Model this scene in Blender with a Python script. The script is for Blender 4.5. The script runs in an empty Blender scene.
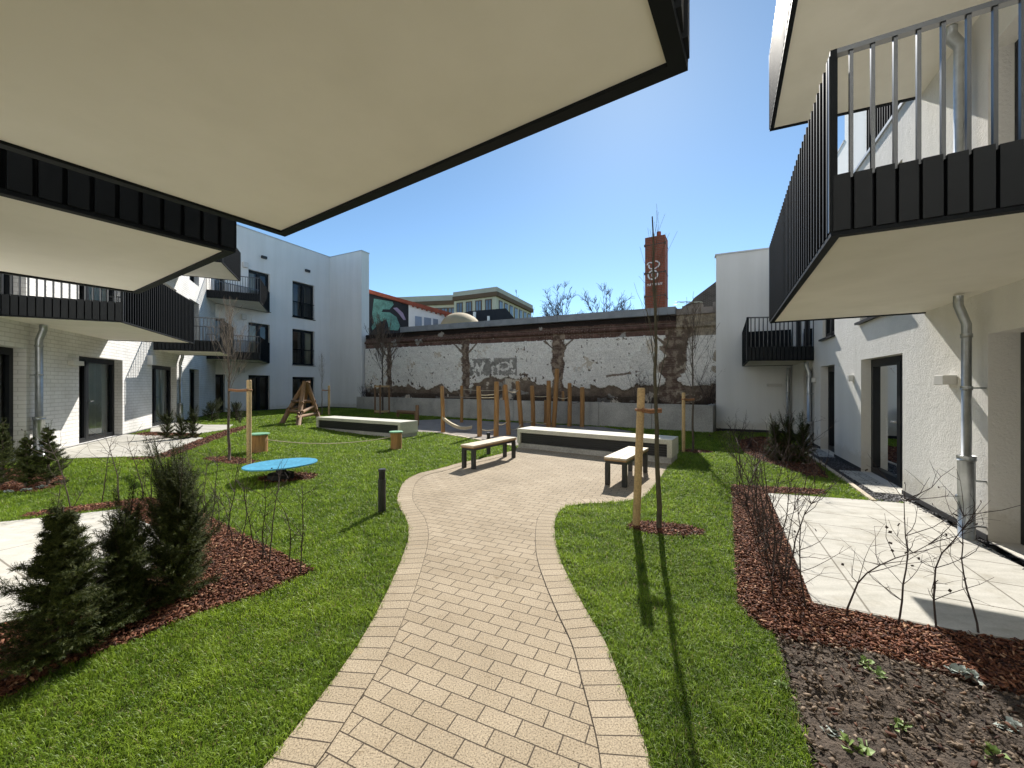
import bpy, bmesh, math, random
import numpy as np
from mathutils import Vector, noise as mn
random.seed(7); rng = np.random.default_rng(7)
sc = bpy.context.scene
COL = sc.collection
H, F, HZ = 1.6, 385.0, 386.0          # eye height, focal length in photo pixels, horizon row

# ------------------------------------------------------------------ ground shape and measuring helpers
KN = np.arange(-9.0, -4.49, 0.5)
def _ss(x):
    x = min(1, max(0, x)); return x*x*(3-2*x)
KZ = np.array([0.2*_ss((-x-4.5)/4.5) for x in KN])
def gz(x): return float(np.interp(x, KN, KZ))
def G(u, v):
    k = (u-512)/F; z = 0.0
    for _ in range(12):
        Y = F*(H-z)/(v-HZ); z = gz(k*Y)
    return (k*Y, Y)
def at(u, Y): return ((u-512)/F*Y, Y)
def Zv(v, Y): return H+(HZ-v)/F*Y
def v2(a): return Vector((a[0], a[1]))
class Line:
    def __init__(s, p, d, out):
        s.p = v2(p); s.d = v2(d).normalized(); s.o = v2(out).normalized()
        n = Vector((-s.d.y, s.d.x)); s.n = n if n.dot(s.o) > 0 else -n
    def t(s, u):                      # where the sight line of image column u meets this facade
        k = (u-512)/F
        return (k*s.p.y-s.p.x)/(s.d.x-k*s.d.y)
    def at(s, t, n=0.0): q = s.p+s.d*t+s.n*n; return (q.x, q.y)
    def off(s, u, n):                # same, for a line n in front of the facade
        return Line(s.at(0, n), s.d, s.n).t(u)
    def tu(s, t): q = s.at(t); return 512+F*q[0]/q[1]
    def meet(s, o):
        den = s.d.x*o.d.y-s.d.y*o.d.x; w = o.p-s.p
        return (w.x*o.d.y-w.y*o.d.x)/den

# ------------------------------------------------------------------ materials
def nodes(name):
    m = bpy.data.materials.new(name); m.use_nodes = True
    nt = m.node_tree; b = nt.nodes['Principled BSDF']
    return m, nt, b
def nn(nt, t, **kw):
    n = nt.nodes.new(t)
    for k, v in kw.items():
        if k in n.inputs: n.inputs[k].default_value = v
        else: setattr(n, k, v)
    return n
def ramp(nt, fac, stops):
    r = nt.nodes.new('ShaderNodeValToRGB'); e = r.color_ramp.elements
    while len(e) < len(stops): e.new(0.5)
    for i, (p, c) in enumerate(stops):
        e[i].position = p; e[i].color = (*c, 1) if len(c) == 3 else c
    nt.links.new(fac, r.inputs[0]); return r.outputs[0]
def mixc(nt, fac, a, b, mode='MIX'):
    m = nt.nodes.new('ShaderNodeMix'); m.data_type = 'RGBA'; m.blend_type = mode
    for s, v in ((0, fac), (6, a), (7, b)):
        if hasattr(v, 'is_linked'): nt.links.new(v, m.inputs[s])
        else: m.inputs[s].default_value = v if s == 0 else (*v, 1)
    return m.outputs[2]
def tc(nt, kind='Object'):
    return nt.nodes.new('ShaderNodeTexCoord').outputs[kind]
def noise(nt, vec, scale, detail=4, rough=.55, dist=0):
    n = nn(nt, 'ShaderNodeTexNoise', Scale=scale, Detail=detail, Roughness=rough, Distortion=dist)
    nt.links.new(vec, n.inputs['Vector']); return n.outputs['Fac']
def bump(nt, b, h, strength, dist, prev=None):
    n = nn(nt, 'ShaderNodeBump', Strength=strength, Distance=dist)
    nt.links.new(h, n.inputs['Height'])
    if prev: nt.links.new(prev, n.inputs['Normal'])
    nt.links.new(n.outputs[0], b.inputs['Normal']); return n.outputs[0]
def sc3(c, f): return tuple(min(1, x*f) for x in c)
def plain(name, c, rough=.6, var=.15, nscale=3, bscale=0, bstr=.3, bdist=.004, metal=0, spec=.5, fine=0):
    m, nt, b = nodes(name); v = tc(nt)
    f = noise(nt, v, nscale, 6)
    col = ramp(nt, f, [(.3, sc3(c, 1-var)), (.7, sc3(c, 1+var))])
    if fine:
        g = noise(nt, v, fine, 3)
        col = mixc(nt, 1.0, col, ramp(nt, g, [(.35, (.72,)*3), (.65, (1,)*3)]), 'MULTIPLY')
    nt.links.new(col, b.inputs['Base Color'])
    b.inputs['Roughness'].default_value = rough; b.inputs['Metallic'].default_value = metal
    b.inputs['Specular IOR Level'].default_value = spec
    if bscale: bump(nt, b, noise(nt, v, bscale, 5), bstr, bdist)
    return m
M = {}
def render_mat(name, c, bstr, bd, sc_=70):
    m, nt, b = nodes(name); v = tc(nt)
    big = noise(nt, v, .5, 5)
    col = ramp(nt, big, [(.3, sc3(c, .93)), (.75, c)])
    mp = nn(nt, 'ShaderNodeMapping'); mp.inputs['Scale'].default_value = (1.6, 1.6, .12)
    nt.links.new(v, mp.inputs[0])
    st = noise(nt, mp.outputs[0], 1.5, 5)
    col = mixc(nt, 1.0, col, ramp(nt, st, [(.3, (.93, .93, .92)), (.6, (1, 1, 1))]), 'MULTIPLY')
    sx = nn(nt, 'ShaderNodeSeparateXYZ'); nt.links.new(v, sx.inputs[0]); sp = noise(nt, v, 7, 6, .7)
    ma = nn(nt, 'ShaderNodeMath', operation='MULTIPLY_ADD'); nt.links.new(sp, ma.inputs[0]); ma.inputs[1].default_value = -.55; nt.links.new(sx.outputs[2], ma.inputs[2])
    col = mixc(nt, 1.0, col, ramp(nt, ma.outputs[0], [(0, (.86, .84, .80)), (.12, (1, 1, 1))]), 'MULTIPLY')
    nt.links.new(col, b.inputs['Base Color']); b.inputs['Roughness'].default_value = .9
    b.inputs['Specular IOR Level'].default_value = .2
    p = bump(nt, b, noise(nt, v, sc_, 6, .7), bstr, bd)
    bump(nt, b, noise(nt, v, 9, 3), bstr*.35, bd*2, p)
    return m
M['render'] = render_mat('white_render', (.84, .835, .815), .35, .004)
M['rough'] = render_mat('scraped_render', (.82, .80, .755), .9, .013, 42)
M['soffit'] = render_mat('soffit_paint', (.825, .79, .705), .15, .003)
def brick_mat(name, c1, c2, mortar, w, h, ms, rough=.85, bstr=.6, bd=.006, off=.5, speck=None, rot=0, patch=None, uvscale=1):
    m, nt, b = nodes(name); uv = tc(nt, 'UV'); mp = nn(nt, 'ShaderNodeMapping')
    mp.inputs['Rotation'].default_value = (0, 0, rot); nt.links.new(uv, mp.inputs[0])
    br = nn(nt, 'ShaderNodeTexBrick'); br.offset = off
    nt.links.new(mp.outputs[0], br.inputs['Vector'])
    for k, v in (('Color1', (*c1, 1)), ('Color2', (*c2, 1)), ('Mortar', (*mortar, 1)), ('Scale', 1), ('Mortar Size', ms),
                 ('Mortar Smooth', .25), ('Bias', 0), ('Brick Width', w), ('Row Height', h)): br.inputs[k].default_value = v
    col = br.outputs['Color']
    if speck:
        g = noise(nt, uv, speck, 3, .7)
        col = mixc(nt, 1.0, col, ramp(nt, g, [(.34, (.36, .32, .27)), (.47, (.88, .88, .88)), (.68, (1.38, 1.36, 1.32))]), 'MULTIPLY')
    big = noise(nt, uv, 1.3 if not patch else patch, 6)
    col = mixc(nt, 1.0, col, ramp(nt, big, [(.3, (.8, .79, .77)), (.65, (1, 1, 1))]), 'MULTIPLY')
    if speck:                        # tyre marks, damp spots, rust and sand
        sp_ = noise(nt, uv, 5.5, 5, .65)
        col = mixc(nt, 1.0, col, ramp(nt, sp_, [(.27, (.62, .57, .5)), (.36, (.96, .95, .93)), (.62, (1, 1, 1)), (.75, (1.1, 1.02, .9))]), 'MULTIPLY')
    nt.links.new(col, b.inputs['Base Color']); b.inputs['Roughness'].default_value = rough
    b.inputs['Specular IOR Level'].default_value = .25
    inv = nn(nt, 'ShaderNodeMath', operation='SUBTRACT'); inv.inputs[0].default_value = 1
    nt.links.new(br.outputs['Fac'], inv.inputs[1])
    p = bump(nt, b, inv.outputs[0], bstr, bd)
    bump(nt, b, noise(nt, uv, 120, 4), .25, .002, p)
    return m
M['brick_w'] = brick_mat('white_painted_brick', (.80, .79, .77), (.765, .757, .74), (.62, .61, .59), .25, .083, .008, bstr=.8, bd=.008)
PAV = dict(speck=125)
M['paver'] = brick_mat('beige_paver', (.43, .358, .262), (.38, .312, .222), (.08, .062, .046), .2, .1, .0034, bstr=.7, bd=.006, rot=math.radians(24), **PAV)
M['paver_edge'] = brick_mat('beige_edge_paver', (.43, .358, .262), (.385, .318, .228), (.08, .062, .046), .1, .2085, .0036, off=0, bstr=.7, bd=.006, **PAV)
M['brick_r'] = brick_mat('red_brick', (.34, .095, .055), (.25, .075, .045), (.22, .15, .11), .25, .075, .01)
M['brick_d'] = brick_mat('dark_brick', (.10, .075, .065), (.06, .045, .04), (.16, .14, .12), .25, .075, .012)
M['metal'] = plain('anthracite_metal', (.0075, .0095, .0115), .6, .15, 5, spec=.14)
M['panel'] = plain('anthracite_panel', (.0125, .0145, .0165), .5, .15, 3, spec=.2)
M['bar'] = plain('satin_bar_metal', (.10, .105, .11), .3, .1, 5, metal=.75, spec=.6)
M['metal2'] = plain('anthracite_post', (.020, .022, .024), .5, .1, 8)
M['frame'] = plain('window_frame_paint', (.008, .0095, .012), .4, .1, 5, spec=.25)
M['zinc'] = plain('zinc', (.42, .44, .45), .38, .15, 9, metal=.85)
M['coping'] = plain('coping_metal', (.5, .51, .52), .45, .08, 3, metal=.3)
M['plinth'] = plain('plinth_strip', (.03, .03, .032), .9)
M['lamp'] = plain('lamp_plastic', (.62, .61, .58), .5, .03)
M['curtain'] = plain('curtain', (.80, .74, .60), .9, .1, 2)
M['room'] = plain('room', (.38, .35, .30), .9, .15, 1)
M['concrete'] = plain('grey_concrete', (.47, .455, .42), .9, .2, 1.6, 40, .3, .003, fine=30)
M['cream'] = plain('cream_concrete', (.66, .64, .54), .8, .08, 3, 60, .25, .002, fine=80)
M['slat_d'] = plain('dark_slats', (.018, .019, .02), .6)
def log_mat(name, c, grey):
    m, nt, b = nodes(name); v = tc(nt); mp = nn(nt, 'ShaderNodeMapping'); mp.inputs['Scale'].default_value = (1, 1, .06); nt.links.new(v, mp.inputs[0])
    g = noise(nt, mp.outputs[0], 38, 6, .65); col = ramp(nt, g, [(.28, sc3(c, .35)), (.45, sc3(c, .85)), (.7, sc3(c, 1.25))])
    col = mixc(nt, ramp(nt, noise(nt, v, 3.5, 5), [(.48, (0, 0, 0)), (.7, (.55, .55, .55))]), col, grey)
    nt.links.new(col, b.inputs['Base Color']); b.inputs['Roughness'].default_value = .75; bump(nt, b, g, .7, .012); return m
M['log'] = log_mat('larch_log', (.38, .20, .07), (.30, .20, .11))
M['log2'] = log_mat('weathered_log', (.23, .13, .065), (.2, .15, .11))
M['stake'] = plain('pine_stake', (.56, .39, .20), .75, .15, 6, 40, .3, .003, fine=50)
M['seatwood'] = plain('pale_seat', (.66, .56, .42), .7, .12, 5, 50, .2, .002, fine=70)
M['seatedge'] = plain('seat_edge_wood', (.36, .22, .11), .7, .2, 6)
M['rope'] = plain('rope', (.55, .47, .33), .9, .2, 30)
M['coco'] = plain('coconut_tie', (.28, .14, .07), .95, .3, 60, 200, .8, .004)
M['cable'] = plain('dark_rope', (.12, .1, .09), .8)
M['green'] = plain('green_cap', (.17, .37, .22), .6, .08, 5)
M['blue'] = plain('blue_disc', (.085, .36, .55), .45, .14, 5, 90, .1, .002, fine=24)
M['black'] = plain('black_rubber', (.015, .015, .016), .7)
M['bark'] = plain('bark', (.09, .07, .055), .9, .3, 12, 60, .6, .004)
M['bark_t'] = plain('green_bark', (.075, .065, .04), .85, .4, 9, 60, .6, .004)
M['bark_l'] = plain('pale_twig', (.165, .135, .11), .85, .25, 12)
M['twig'] = plain('dark_twig', (.050, .032, .026), .8, .3, 12)
M['mulch'] = plain('mulch_ground', (.085, .035, .018), .95, .4, 14, 60, 1, .02)
M['soil'] = plain('soil', (.088, .064, .046), .95, .4, 8, 50, 1, .03, fine=90)
M['dirt'] = plain('planter_soil', (.06, .045, .035), .95, .4, 6)
M['gravel'] = plain('dark_gravel', (.045, .045, .048), .9, .4, 40, 90, 1, .02)
M['sand'] = plain('grey_sand', (.29, .255, .225), .95, .15, 3, 60, .6, .01, fine=60)
M['curb'] = plain('pale_kerb', (.50, .42, .32), .85, .12, 4)
M['redroof'] = plain('red_roof', (.30, .07, .035), .8, .25, 4)
M['tan'] = plain('tan_canvas', (.45, .35, .20), .8, .05, 2)
M['beige'] = plain('beige_render', (.62, .54, .42), .9, .08, 1)
M['brownband'] = plain('brown_cornice', (.15, .085, .05), .9, .1, 1)
M['greyroof'] = plain('grey_parapet', (.50, .44, .36), .9, .1, 1)
M['darkroof'] = plain('dark_roof', (.012, .014, .02), .8)
M['white'] = plain('white_paint', (.75, .75, .74), .7, .05, 3)
M['teal'] = plain('teal_spray_paint', (.10, .26, .23), .7, .3, 2, fine=8)
M['lilac'] = plain('lilac_spray_paint', (.25, .2, .3), .7, .3, 2)
M['farglass'] = plain('far_window', (.16, .19, .25), .12, .35, .5)
M['flash'] = plain('wall_flashing', (.22, .24, .26), .55, .2, 2, metal=.2)
M['silver'] = plain('silver_leaf', (.33, .37, .33), .8, .2, 20)
M['leafg'] = plain('young_leaf', (.16, .24, .05), .6, .3, 20)
M['leafd'] = plain('dry_leaf', (.05, .03, .02), .8, .3, 20)
def pane_mat():
    m, nt, b = nodes('window_glass'); out = nt.nodes['Material Output']; nt.nodes.remove(b)
    tr = nn(nt, 'ShaderNodeBsdfTransparent'); tr.inputs[0].default_value = (.82, .88, .86, 1)
    gl = nn(nt, 'ShaderNodeBsdfGlossy'); gl.inputs['Roughness'].default_value = .02; gl.inputs[0].default_value = (.9, .95, 1, 1)
    fr = nn(nt, 'ShaderNodeFresnel', IOR=1.65)
    mx = nn(nt, 'ShaderNodeMixShader'); nt.links.new(fr.outputs[0], mx.inputs[0])
    nt.links.new(tr.outputs[0], mx.inputs[1]); nt.links.new(gl.outputs[0], mx.inputs[2]); nt.links.new(mx.outputs[0], out.inputs[0])
    return m
M['pane'] = pane_mat()
def attr_leaf(name, rough, trans, gain=(1, 1, 1), spec=.4):
    m, nt, b = nodes(name); out = nt.nodes['Material Output']
    a = nn(nt, 'ShaderNodeAttribute', attribute_name='tint')
    col = mixc(nt, 1.0, a.outputs['Color'], gain, 'MULTIPLY')
    nt.links.new(col, b.inputs['Base Color']); b.inputs['Roughness'].default_value = rough; b.inputs['Specular IOR Level'].default_value = spec
    if trans:
        t = nn(nt, 'ShaderNodeBsdfTranslucent'); nt.links.new(col, t.inputs[0])
        mx = nn(nt, 'ShaderNodeMixShader'); mx.inputs[0].default_value = trans
        nt.links.new(b.outputs[0], mx.inputs[1]); nt.links.new(t.outputs[0], mx.inputs[2]); nt.links.new(mx.outputs[0], out.inputs[0])
    return m
M['blade'] = attr_leaf('grass_blade', .46, .5, spec=.32)
M['needle'] = attr_leaf('needle', .65, .15, spec=.15)
M['chip'] = attr_leaf('bark_chip', .8, 0, spec=.3)
def lawn_mat():
    m, nt, b = nodes('lawn_soil'); v = tc(nt)
    c = ramp(nt, noise(nt, v, 6, 6), [(.3, (.07, .10, .014)), (.7, (.13, .16, .026))])
    c = mixc(nt, 1.0, c, ramp(nt, noise(nt, v, 140, 3), [(.35, (.5,)*3), (.65, (1.1,)*3)]), 'MULTIPLY')
    nt.links.new(c, b.inputs['Base Color']); b.inputs['Roughness'].default_value = .95
    bump(nt, b, noise(nt, v, 120, 3), 1, .02); return m
M['lawn'] = lawn_mat()
def terrace_mat():
    m, nt, b = nodes('pale_terrace_concrete'); v = tc(nt)
    mp = nn(nt, 'ShaderNodeMapping'); mp.inputs['Scale'].default_value = (1, 5, 1); mp.inputs['Rotation'].default_value = (0, 0, .5)
    nt.links.new(v, mp.inputs[0])
    c = ramp(nt, noise(nt, mp.outputs[0], 2.2, 6), [(.3, (.435, .42, .375)), (.7, (.56, .54, .49))])
    c = mixc(nt, 1.0, c, ramp(nt, noise(nt, v, 90, 4), [(.3, (.86,)*3), (.6, (1,)*3)]), 'MULTIPLY')
    br = nn(nt, 'ShaderNodeTexBrick'); br.offset = 0
    m2 = nn(nt, 'ShaderNodeMapping'); m2.inputs['Rotation'].default_value = (0, 0, math.radians(27)); nt.links.new(v, m2.inputs[0])
    nt.links.new(m2.outputs[0], br.inputs['Vector'])
    for k, x in (('Color1', (1, 1, 1, 1)), ('Color2', (.97, .97, .96, 1)), ('Mortar', (.42, .40, .37, 1)), ('Scale', 1), ('Mortar Size', .007), ('Brick Width', 1.0), ('Row Height', .5)): br.inputs[k].default_value = x
    c = mixc(nt, 1.0, c, br.outputs['Color'], 'MULTIPLY')
    nt.links.new(c, b.inputs['Base Color']); b.inputs['Roughness'].default_value = .85; b.inputs['Specular IOR Level'].default_value = .3
    c = mixc(nt, 1.0, c, ramp(nt, noise(nt, v, 3.1, 7, .7), [(.33, (.80, .78, .74)), (.5, (1, 1, 1))]), 'MULTIPLY'); nt.links.new(c, b.inputs['Base Color'])
    bump(nt, b, noise(nt, v, 60, 4), .2, .002); return m
M['terrace'] = terrace_mat()
def oldwall_mat():
    m, nt, b = nodes('crumbling_wall'); v = tc(nt); a = nn(nt, 'ShaderNodeAttribute', attribute_name='tint')
    c = mixc(nt, 1.0, a.outputs['Color'], ramp(nt, noise(nt, v, 22, 5, .7), [(.3, (.6, .58, .56)), (.65, (1.1, 1.1, 1.1))]), 'MULTIPLY')
    nt.links.new(c, b.inputs['Base Color']); b.inputs['Roughness'].default_value = .95; b.inputs['Specular IOR Level'].default_value = .15
    bump(nt, b, noise(nt, v, 25, 6, .7), .6, .03); return m
M['oldwall'] = oldwall_mat()

# ------------------------------------------------------------------ mesh helpers
ORG = {}
def link(o, parent, org):
    COL.objects.link(o)
    if parent is not None:
        po = ORG[parent.name]; o.parent = parent
        o.location = Vector(org)-Vector(po)
    else: o.location = org
    ORG[o.name] = tuple(org)
class MB:
    def __init__(s): s.v = []; s.f = []; s.m = []; s.uv = None
    def quad(s, *p, mi=0):
        n = len(s.v); s.v += [tuple(q) for q in p]; s.f.append(tuple(range(n, n+len(p)))); s.m.append(mi)
    def mesh(s, vs, fs, mi=0):
        n = len(s.v); s.v += [tuple(q) for q in vs]
        for f in fs: s.f.append(tuple(i+n for i in f)); s.m.append(mi)
    def hexa(s, c, mi=0):            # 8 corners: bottom ring then top ring
        s.mesh(c, [(3, 2, 1, 0), (4, 5, 6, 7), (0, 1, 5, 4), (1, 2, 6, 5), (2, 3, 7, 6), (3, 0, 4, 7)], mi)
    def box(s, x0, x1, y0, y1, z0, z1, mi=0):
        s.hexa([(x0, y0, z0), (x1, y0, z0), (x1, y1, z0), (x0, y1, z0), (x0, y0, z1), (x1, y0, z1), (x1, y1, z1), (x0, y1, z1)], mi)
    def ob(s, L, t0, t1, n0, n1, z0, z1, mi=0):    # box in a facade's own frame
        r = [L.at(t0, n0), L.at(t1, n0), L.at(t1, n1), L.at(t0, n1)]
        s.hexa([(*q, z0) for q in r]+[(*q, z1) for q in r], mi)
    def prism(s, poly, z0, z1, mi=0):
        n = len(poly); vs = [(*p[:2], z0) for p in poly]+[(*p[:2], z1) for p in poly]
        s.mesh(vs, [tuple(range(n-1, -1, -1)), tuple(range(n, 2*n))]+[(i, (i+1) % n, (i+1) % n+n, i+n) for i in range(n)], mi)
    def tube(s, pts, rad, k=8, cap=True, mi=0):
        pts = [Vector(p) for p in pts]; n = len(pts)
        if not hasattr(rad, '__len__'): rad = [rad]*n
        base = len(s.v); ref = None
        for i, p in enumerate(pts):
            d = (pts[min(i+1, n-1)]-pts[max(i-1, 0)])
            d = d.normalized() if d.length > 1e-9 else Vector((0, 0, 1))
            if ref is None: ref = Vector((1, 0, 0)) if abs(d.x) < .8 else Vector((0, 1, 0))
            a = d.cross(ref).normalized(); b = d.cross(a); ref = -b if False else ref
            for j in range(k):
                an = 2*math.pi*j/k; q = p+(a*math.cos(an)+b*math.sin(an))*rad[i]; s.v.append(tuple(q))
        for i in range(n-1):
            for j in range(k):
                j2 = (j+1) % k
                s.f.append((base+i*k+j, base+i*k+j2, base+(i+1)*k+j2, base+(i+1)*k+j)); s.m.append(mi)
        if cap:
            s.f.append(tuple(base+j for j in range(k))); s.m.append(mi)
            s.f.append(tuple(base+(n-1)*k+j for j in range(k-1, -1, -1))); s.m.append(mi)
    def build(s, name, mats, parent=None, org=None, smooth=False, bevel=0, kind=None):
        a = np.array(s.v, dtype=float)
        if org is None:
            org = ORG[parent.name] if parent is not None else (float(a[:, 0].mean()), float(a[:, 1].mean()), float(a[:, 2].min()))
        me = bpy.data.meshes.new(name); me.from_pydata((a-np.array(org)).tolist(), [], s.f)
        mats = mats if isinstance(mats, (list, tuple)) else [mats]
        for m in mats: me.materials.append(m)
        if len(mats) > 1: me.polygons.foreach_set('material_index', s.m)
        uv = me.uv_layers.new(name='UVMap')
        if s.uv is not None: uv.data.foreach_set('uv', np.array(s.uv, dtype=np.float32).ravel())
        else:
            out = np.zeros((len(me.loops), 2), np.float32)
            for p in me.polygons:
                n = p.normal
                if abs(n.z) < .7:
                    tx, ty = -n.y, n.x; l = math.hypot(tx, ty) or 1; tx /= l; ty /= l
                    if abs(tx) > abs(ty)*1.0 and tx < 0 or abs(ty) > abs(tx) and ty < 0: tx, ty = -tx, -ty
                    for li in p.loop_indices:
                        q = a[me.loops[li].vertex_index]; out[li] = (q[0]*tx+q[1]*ty, q[2])
                else:
                    for li in p.loop_indices:
                        q = a[me.loops[li].vertex_index]; out[li] = (q[0], q[1])
            uv.data.foreach_set('uv', out.ravel())
        if smooth: me.polygons.foreach_set('use_smooth', [True]*len(me.polygons))
        o = bpy.data.objects.new(name, me); link(o, parent, org)
        if bevel:
            bm = bmesh.new(); bm.from_mesh(me); bmesh.ops.remove_doubles(bm, verts=bm.verts, dist=1e-5)
            bmesh.ops.recalc_face_normals(bm, faces=bm.faces)
            bmesh.ops.bevel(bm, geom=[e for e in bm.edges if e.is_manifold and e.calc_face_angle(0) > .5], offset=bevel, segments=2, affect='EDGES', profile=.6)
            bm.to_mesh(me); bm.free()
        if kind: o['kind'] = kind
        return o
def tag(o, label, cat, group=None, kind=None):
    o['label'] = label; o['category'] = cat
    if group: o['group'] = group
    if kind: o['kind'] = kind
    return o
def empty(name, loc, label, cat, group=None):
    o = bpy.data.objects.new(name, None); o.empty_display_size = .2
    link(o, None, loc); return tag(o, label, cat, group)
def copy_tree(o, loc, rz=0, label=None, scale=None):
    def cp(x, par):
        c = x.copy(); COL.objects.link(c); c.parent = par
        for ch in x.children: cp(ch, c)
        return c
    c = cp(o, None); c.location = loc; c.rotation_euler = (0, 0, rz)
    if scale: c.scale = (scale,)*3
    if label: c['label'] = label
    return c
def raw_mesh(name, verts, quads, mat, tint=None, org=(0, 0, 0), parent=None, tris=None, kind=None):
    """a large mesh straight from arrays; tint: one colour per vertex"""
    me = bpy.data.meshes.new(name); verts = np.asarray(verts, np.float32)-np.array(org, np.float32)
    nq = 0 if quads is None else len(quads); nt_ = 0 if tris is None else len(tris)
    me.vertices.add(len(verts)); me.vertices.foreach_set('co', verts.ravel())
    me.loops.add(nq*4+nt_*3); me.polygons.add(nq+nt_)
    li = np.concatenate([np.asarray(quads, np.int32).ravel() if nq else np.zeros(0, np.int32), np.asarray(tris, np.int32).ravel() if nt_ else np.zeros(0, np.int32)])
    me.loops.foreach_set('vertex_index', li)
    st = np.concatenate([np.arange(nq)*4, nq*4+np.arange(nt_)*3]).astype(np.int32)
    me.polygons.foreach_set('loop_start', st); me.update(calc_edges=True)
    if tint is not None:
        at_ = me.attributes.new('tint', 'FLOAT_COLOR', 'POINT')
        at_.data.foreach_set('color', np.concatenate([tint, np.ones((len(tint), 1))], 1).astype(np.float32).ravel())
    me.materials.append(mat); o = bpy.data.objects.new(name, me); link(o, parent, org)
    if kind: o['kind'] = kind
    return o
def inside(poly, x, y):
    r = np.zeros(len(x), bool); n = len(poly)
    for i in range(n):
        (x0, y0), (x1, y1) = poly[i], poly[(i+1) % n]
        if y0 == y1: continue
        c = ((y0 > y) != (y1 > y)) & (x < (x1-x0)*(y-y0)/(y1-y0)+x0); r ^= c
    return r
def sheet(name, poly, off, mat, thick=0, kind='structure', org=None, extra=None):
    bm = bmesh.new(); bm.faces.new([bm.verts.new((p[0], p[1], 0)) for p in poly])
    bmesh.ops.triangulate(bm, faces=bm.faces)
    for k in KN:
        bmesh.ops.bisect_plane(bm, geom=bm.verts[:]+bm.edges[:]+bm.faces[:], plane_co=(k, 0, 0), plane_no=(1, 0, 0), dist=1e-5)
    for v in bm.verts: v.co.z = gz(v.co.x)+off
    bmesh.ops.recalc_face_normals(bm, faces=bm.faces)
    if bm.faces and sum(f.normal.z for f in bm.faces) < 0: bmesh.ops.reverse_faces(bm, faces=bm.faces)
    if thick:
        for e in [e for e in bm.edges if e.is_boundary]:
            a, b = e.verts; c = bm.verts.new((b.co.x, b.co.y, b.co.z-thick)); d = bm.verts.new((a.co.x, a.co.y, a.co.z-thick))
            bm.faces.new((a, b, c, d))
    uv = bm.loops.layers.uv.new('UVMap')
    for f in bm.faces:
        for l in f.loops: l[uv].uv = (l.vert.co.x, l.vert.co.y)
    me = bpy.data.meshes.new(name); bm.to_mesh(me); bm.free(); me.materials.append(mat)
    o = bpy.data.objects.new(name, me); link(o, None, (0, 0, 0))
    if kind: o['kind'] = kind
    return o
def smooth_curve(pts, n=6):
    out = []; P = [v2(p) for p in pts]
    for i in range(len(P)-1):
        a, b, c, d = P[max(i-1, 0)], P[i], P[i+1], P[min(i+2, len(P)-1)]
        for j in range(n):
            t = j/n; q = .5*((2*b)+(c-a)*t+(2*a-5*b+4*c-d)*t*t+(3*b-a-3*c+d)*t**3); out.append((q.x, q.y))
    out.append(tuple(P[-1])); return out

# ------------------------------------------------------------------ facade lines
dL = (-.428, .904); LL = Line((-9.8, 8.4), dL, (.904, .428))            # white brick front
LW = Line((-12.97, 24.0), (.44, .90), (.9, -.44))                       # rendered wing
LR = Line((5.65, 5.55), (.449, .893), (-.893, .449))                    # front on the other side
LB = Line((9.29, 12.8), (-.914, .406), (-.406, -.914))                  # low white block across the end
LN = Line((.38, -.586), (-.838, .546), (.546, .838))                    # front behind the camera
LC = Line((6.84, 13.1), (-.84, .543), (-.543, -.84))                    # concrete planter wall
LO = Line(at(716, 14.4), v2(at(365, 24.5))-v2(at(716, 14.4)), (-.5, -.87))                     # old wall
T_LW = LL.meet(LW); T_LN = LL.meet(LN); S_WL = LW.meet(LL); S_NL = LN.meet(LL)

def facade(mb, L, t0, t1, z0, z1, ops=(), depth=.3, mi=0):
    ts = sorted({t0, t1, *[x for o in ops for x in o[:2]]}); zs = sorted({z0, z1, *[x for o in ops for x in o[2:4]]})
    for a, b in zip(ts, ts[1:]):
        for c, d in zip(zs, zs[1:]):
            m, n = (a+b)/2, (c+d)/2
            if any(o[0] < m < o[1] and o[2] < n < o[3] for o in ops): continue
            mb.quad((*L.at(a), c), (*L.at(b), c), (*L.at(b), d), (*L.at(a), d), mi=mi)
    for o in ops:
        a, b, c, d = o[:4]; q = o[4] if len(o) > 4 else depth
        A, B, A2, B2 = L.at(a), L.at(b), L.at(a, -q), L.at(b, -q)
        mb.quad((*A, c), (*A2, c), (*A2, d), (*A, d), mi=mi); mb.quad((*B, c), (*B2, c), (*B2, d), (*B, d), mi=mi)
        mb.quad((*A, d), (*B, d), (*B2, d), (*A2, d), mi=mi); mb.quad((*A, c), (*B, c), (*B2, c), (*A2, c), mi=mi)
def block(mb, L, t0, t1, z0, z1, depth, mi=0, ends=(1, 1), roof=True):
    """sides, back and roof of a building behind its front"""
    a, b, c, d = L.at(t0), L.at(t1), L.at(t1, -depth), L.at(t0, -depth)
    if ends[0]: mb.quad((*a, z0), (*d, z0), (*d, z1), (*a, z1), mi=mi)
    if ends[1]: mb.quad((*b, z0), (*c, z0), (*c, z1), (*b, z1), mi=mi)
    mb.quad((*c, z0), (*d, z0), (*d, z1), (*c, z1), mi=mi)
    if roof: mb.quad((*a, z1-.3), (*b, z1-.3), (*c, z1-.3), (*d, z1-.3), mi=mi)
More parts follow.
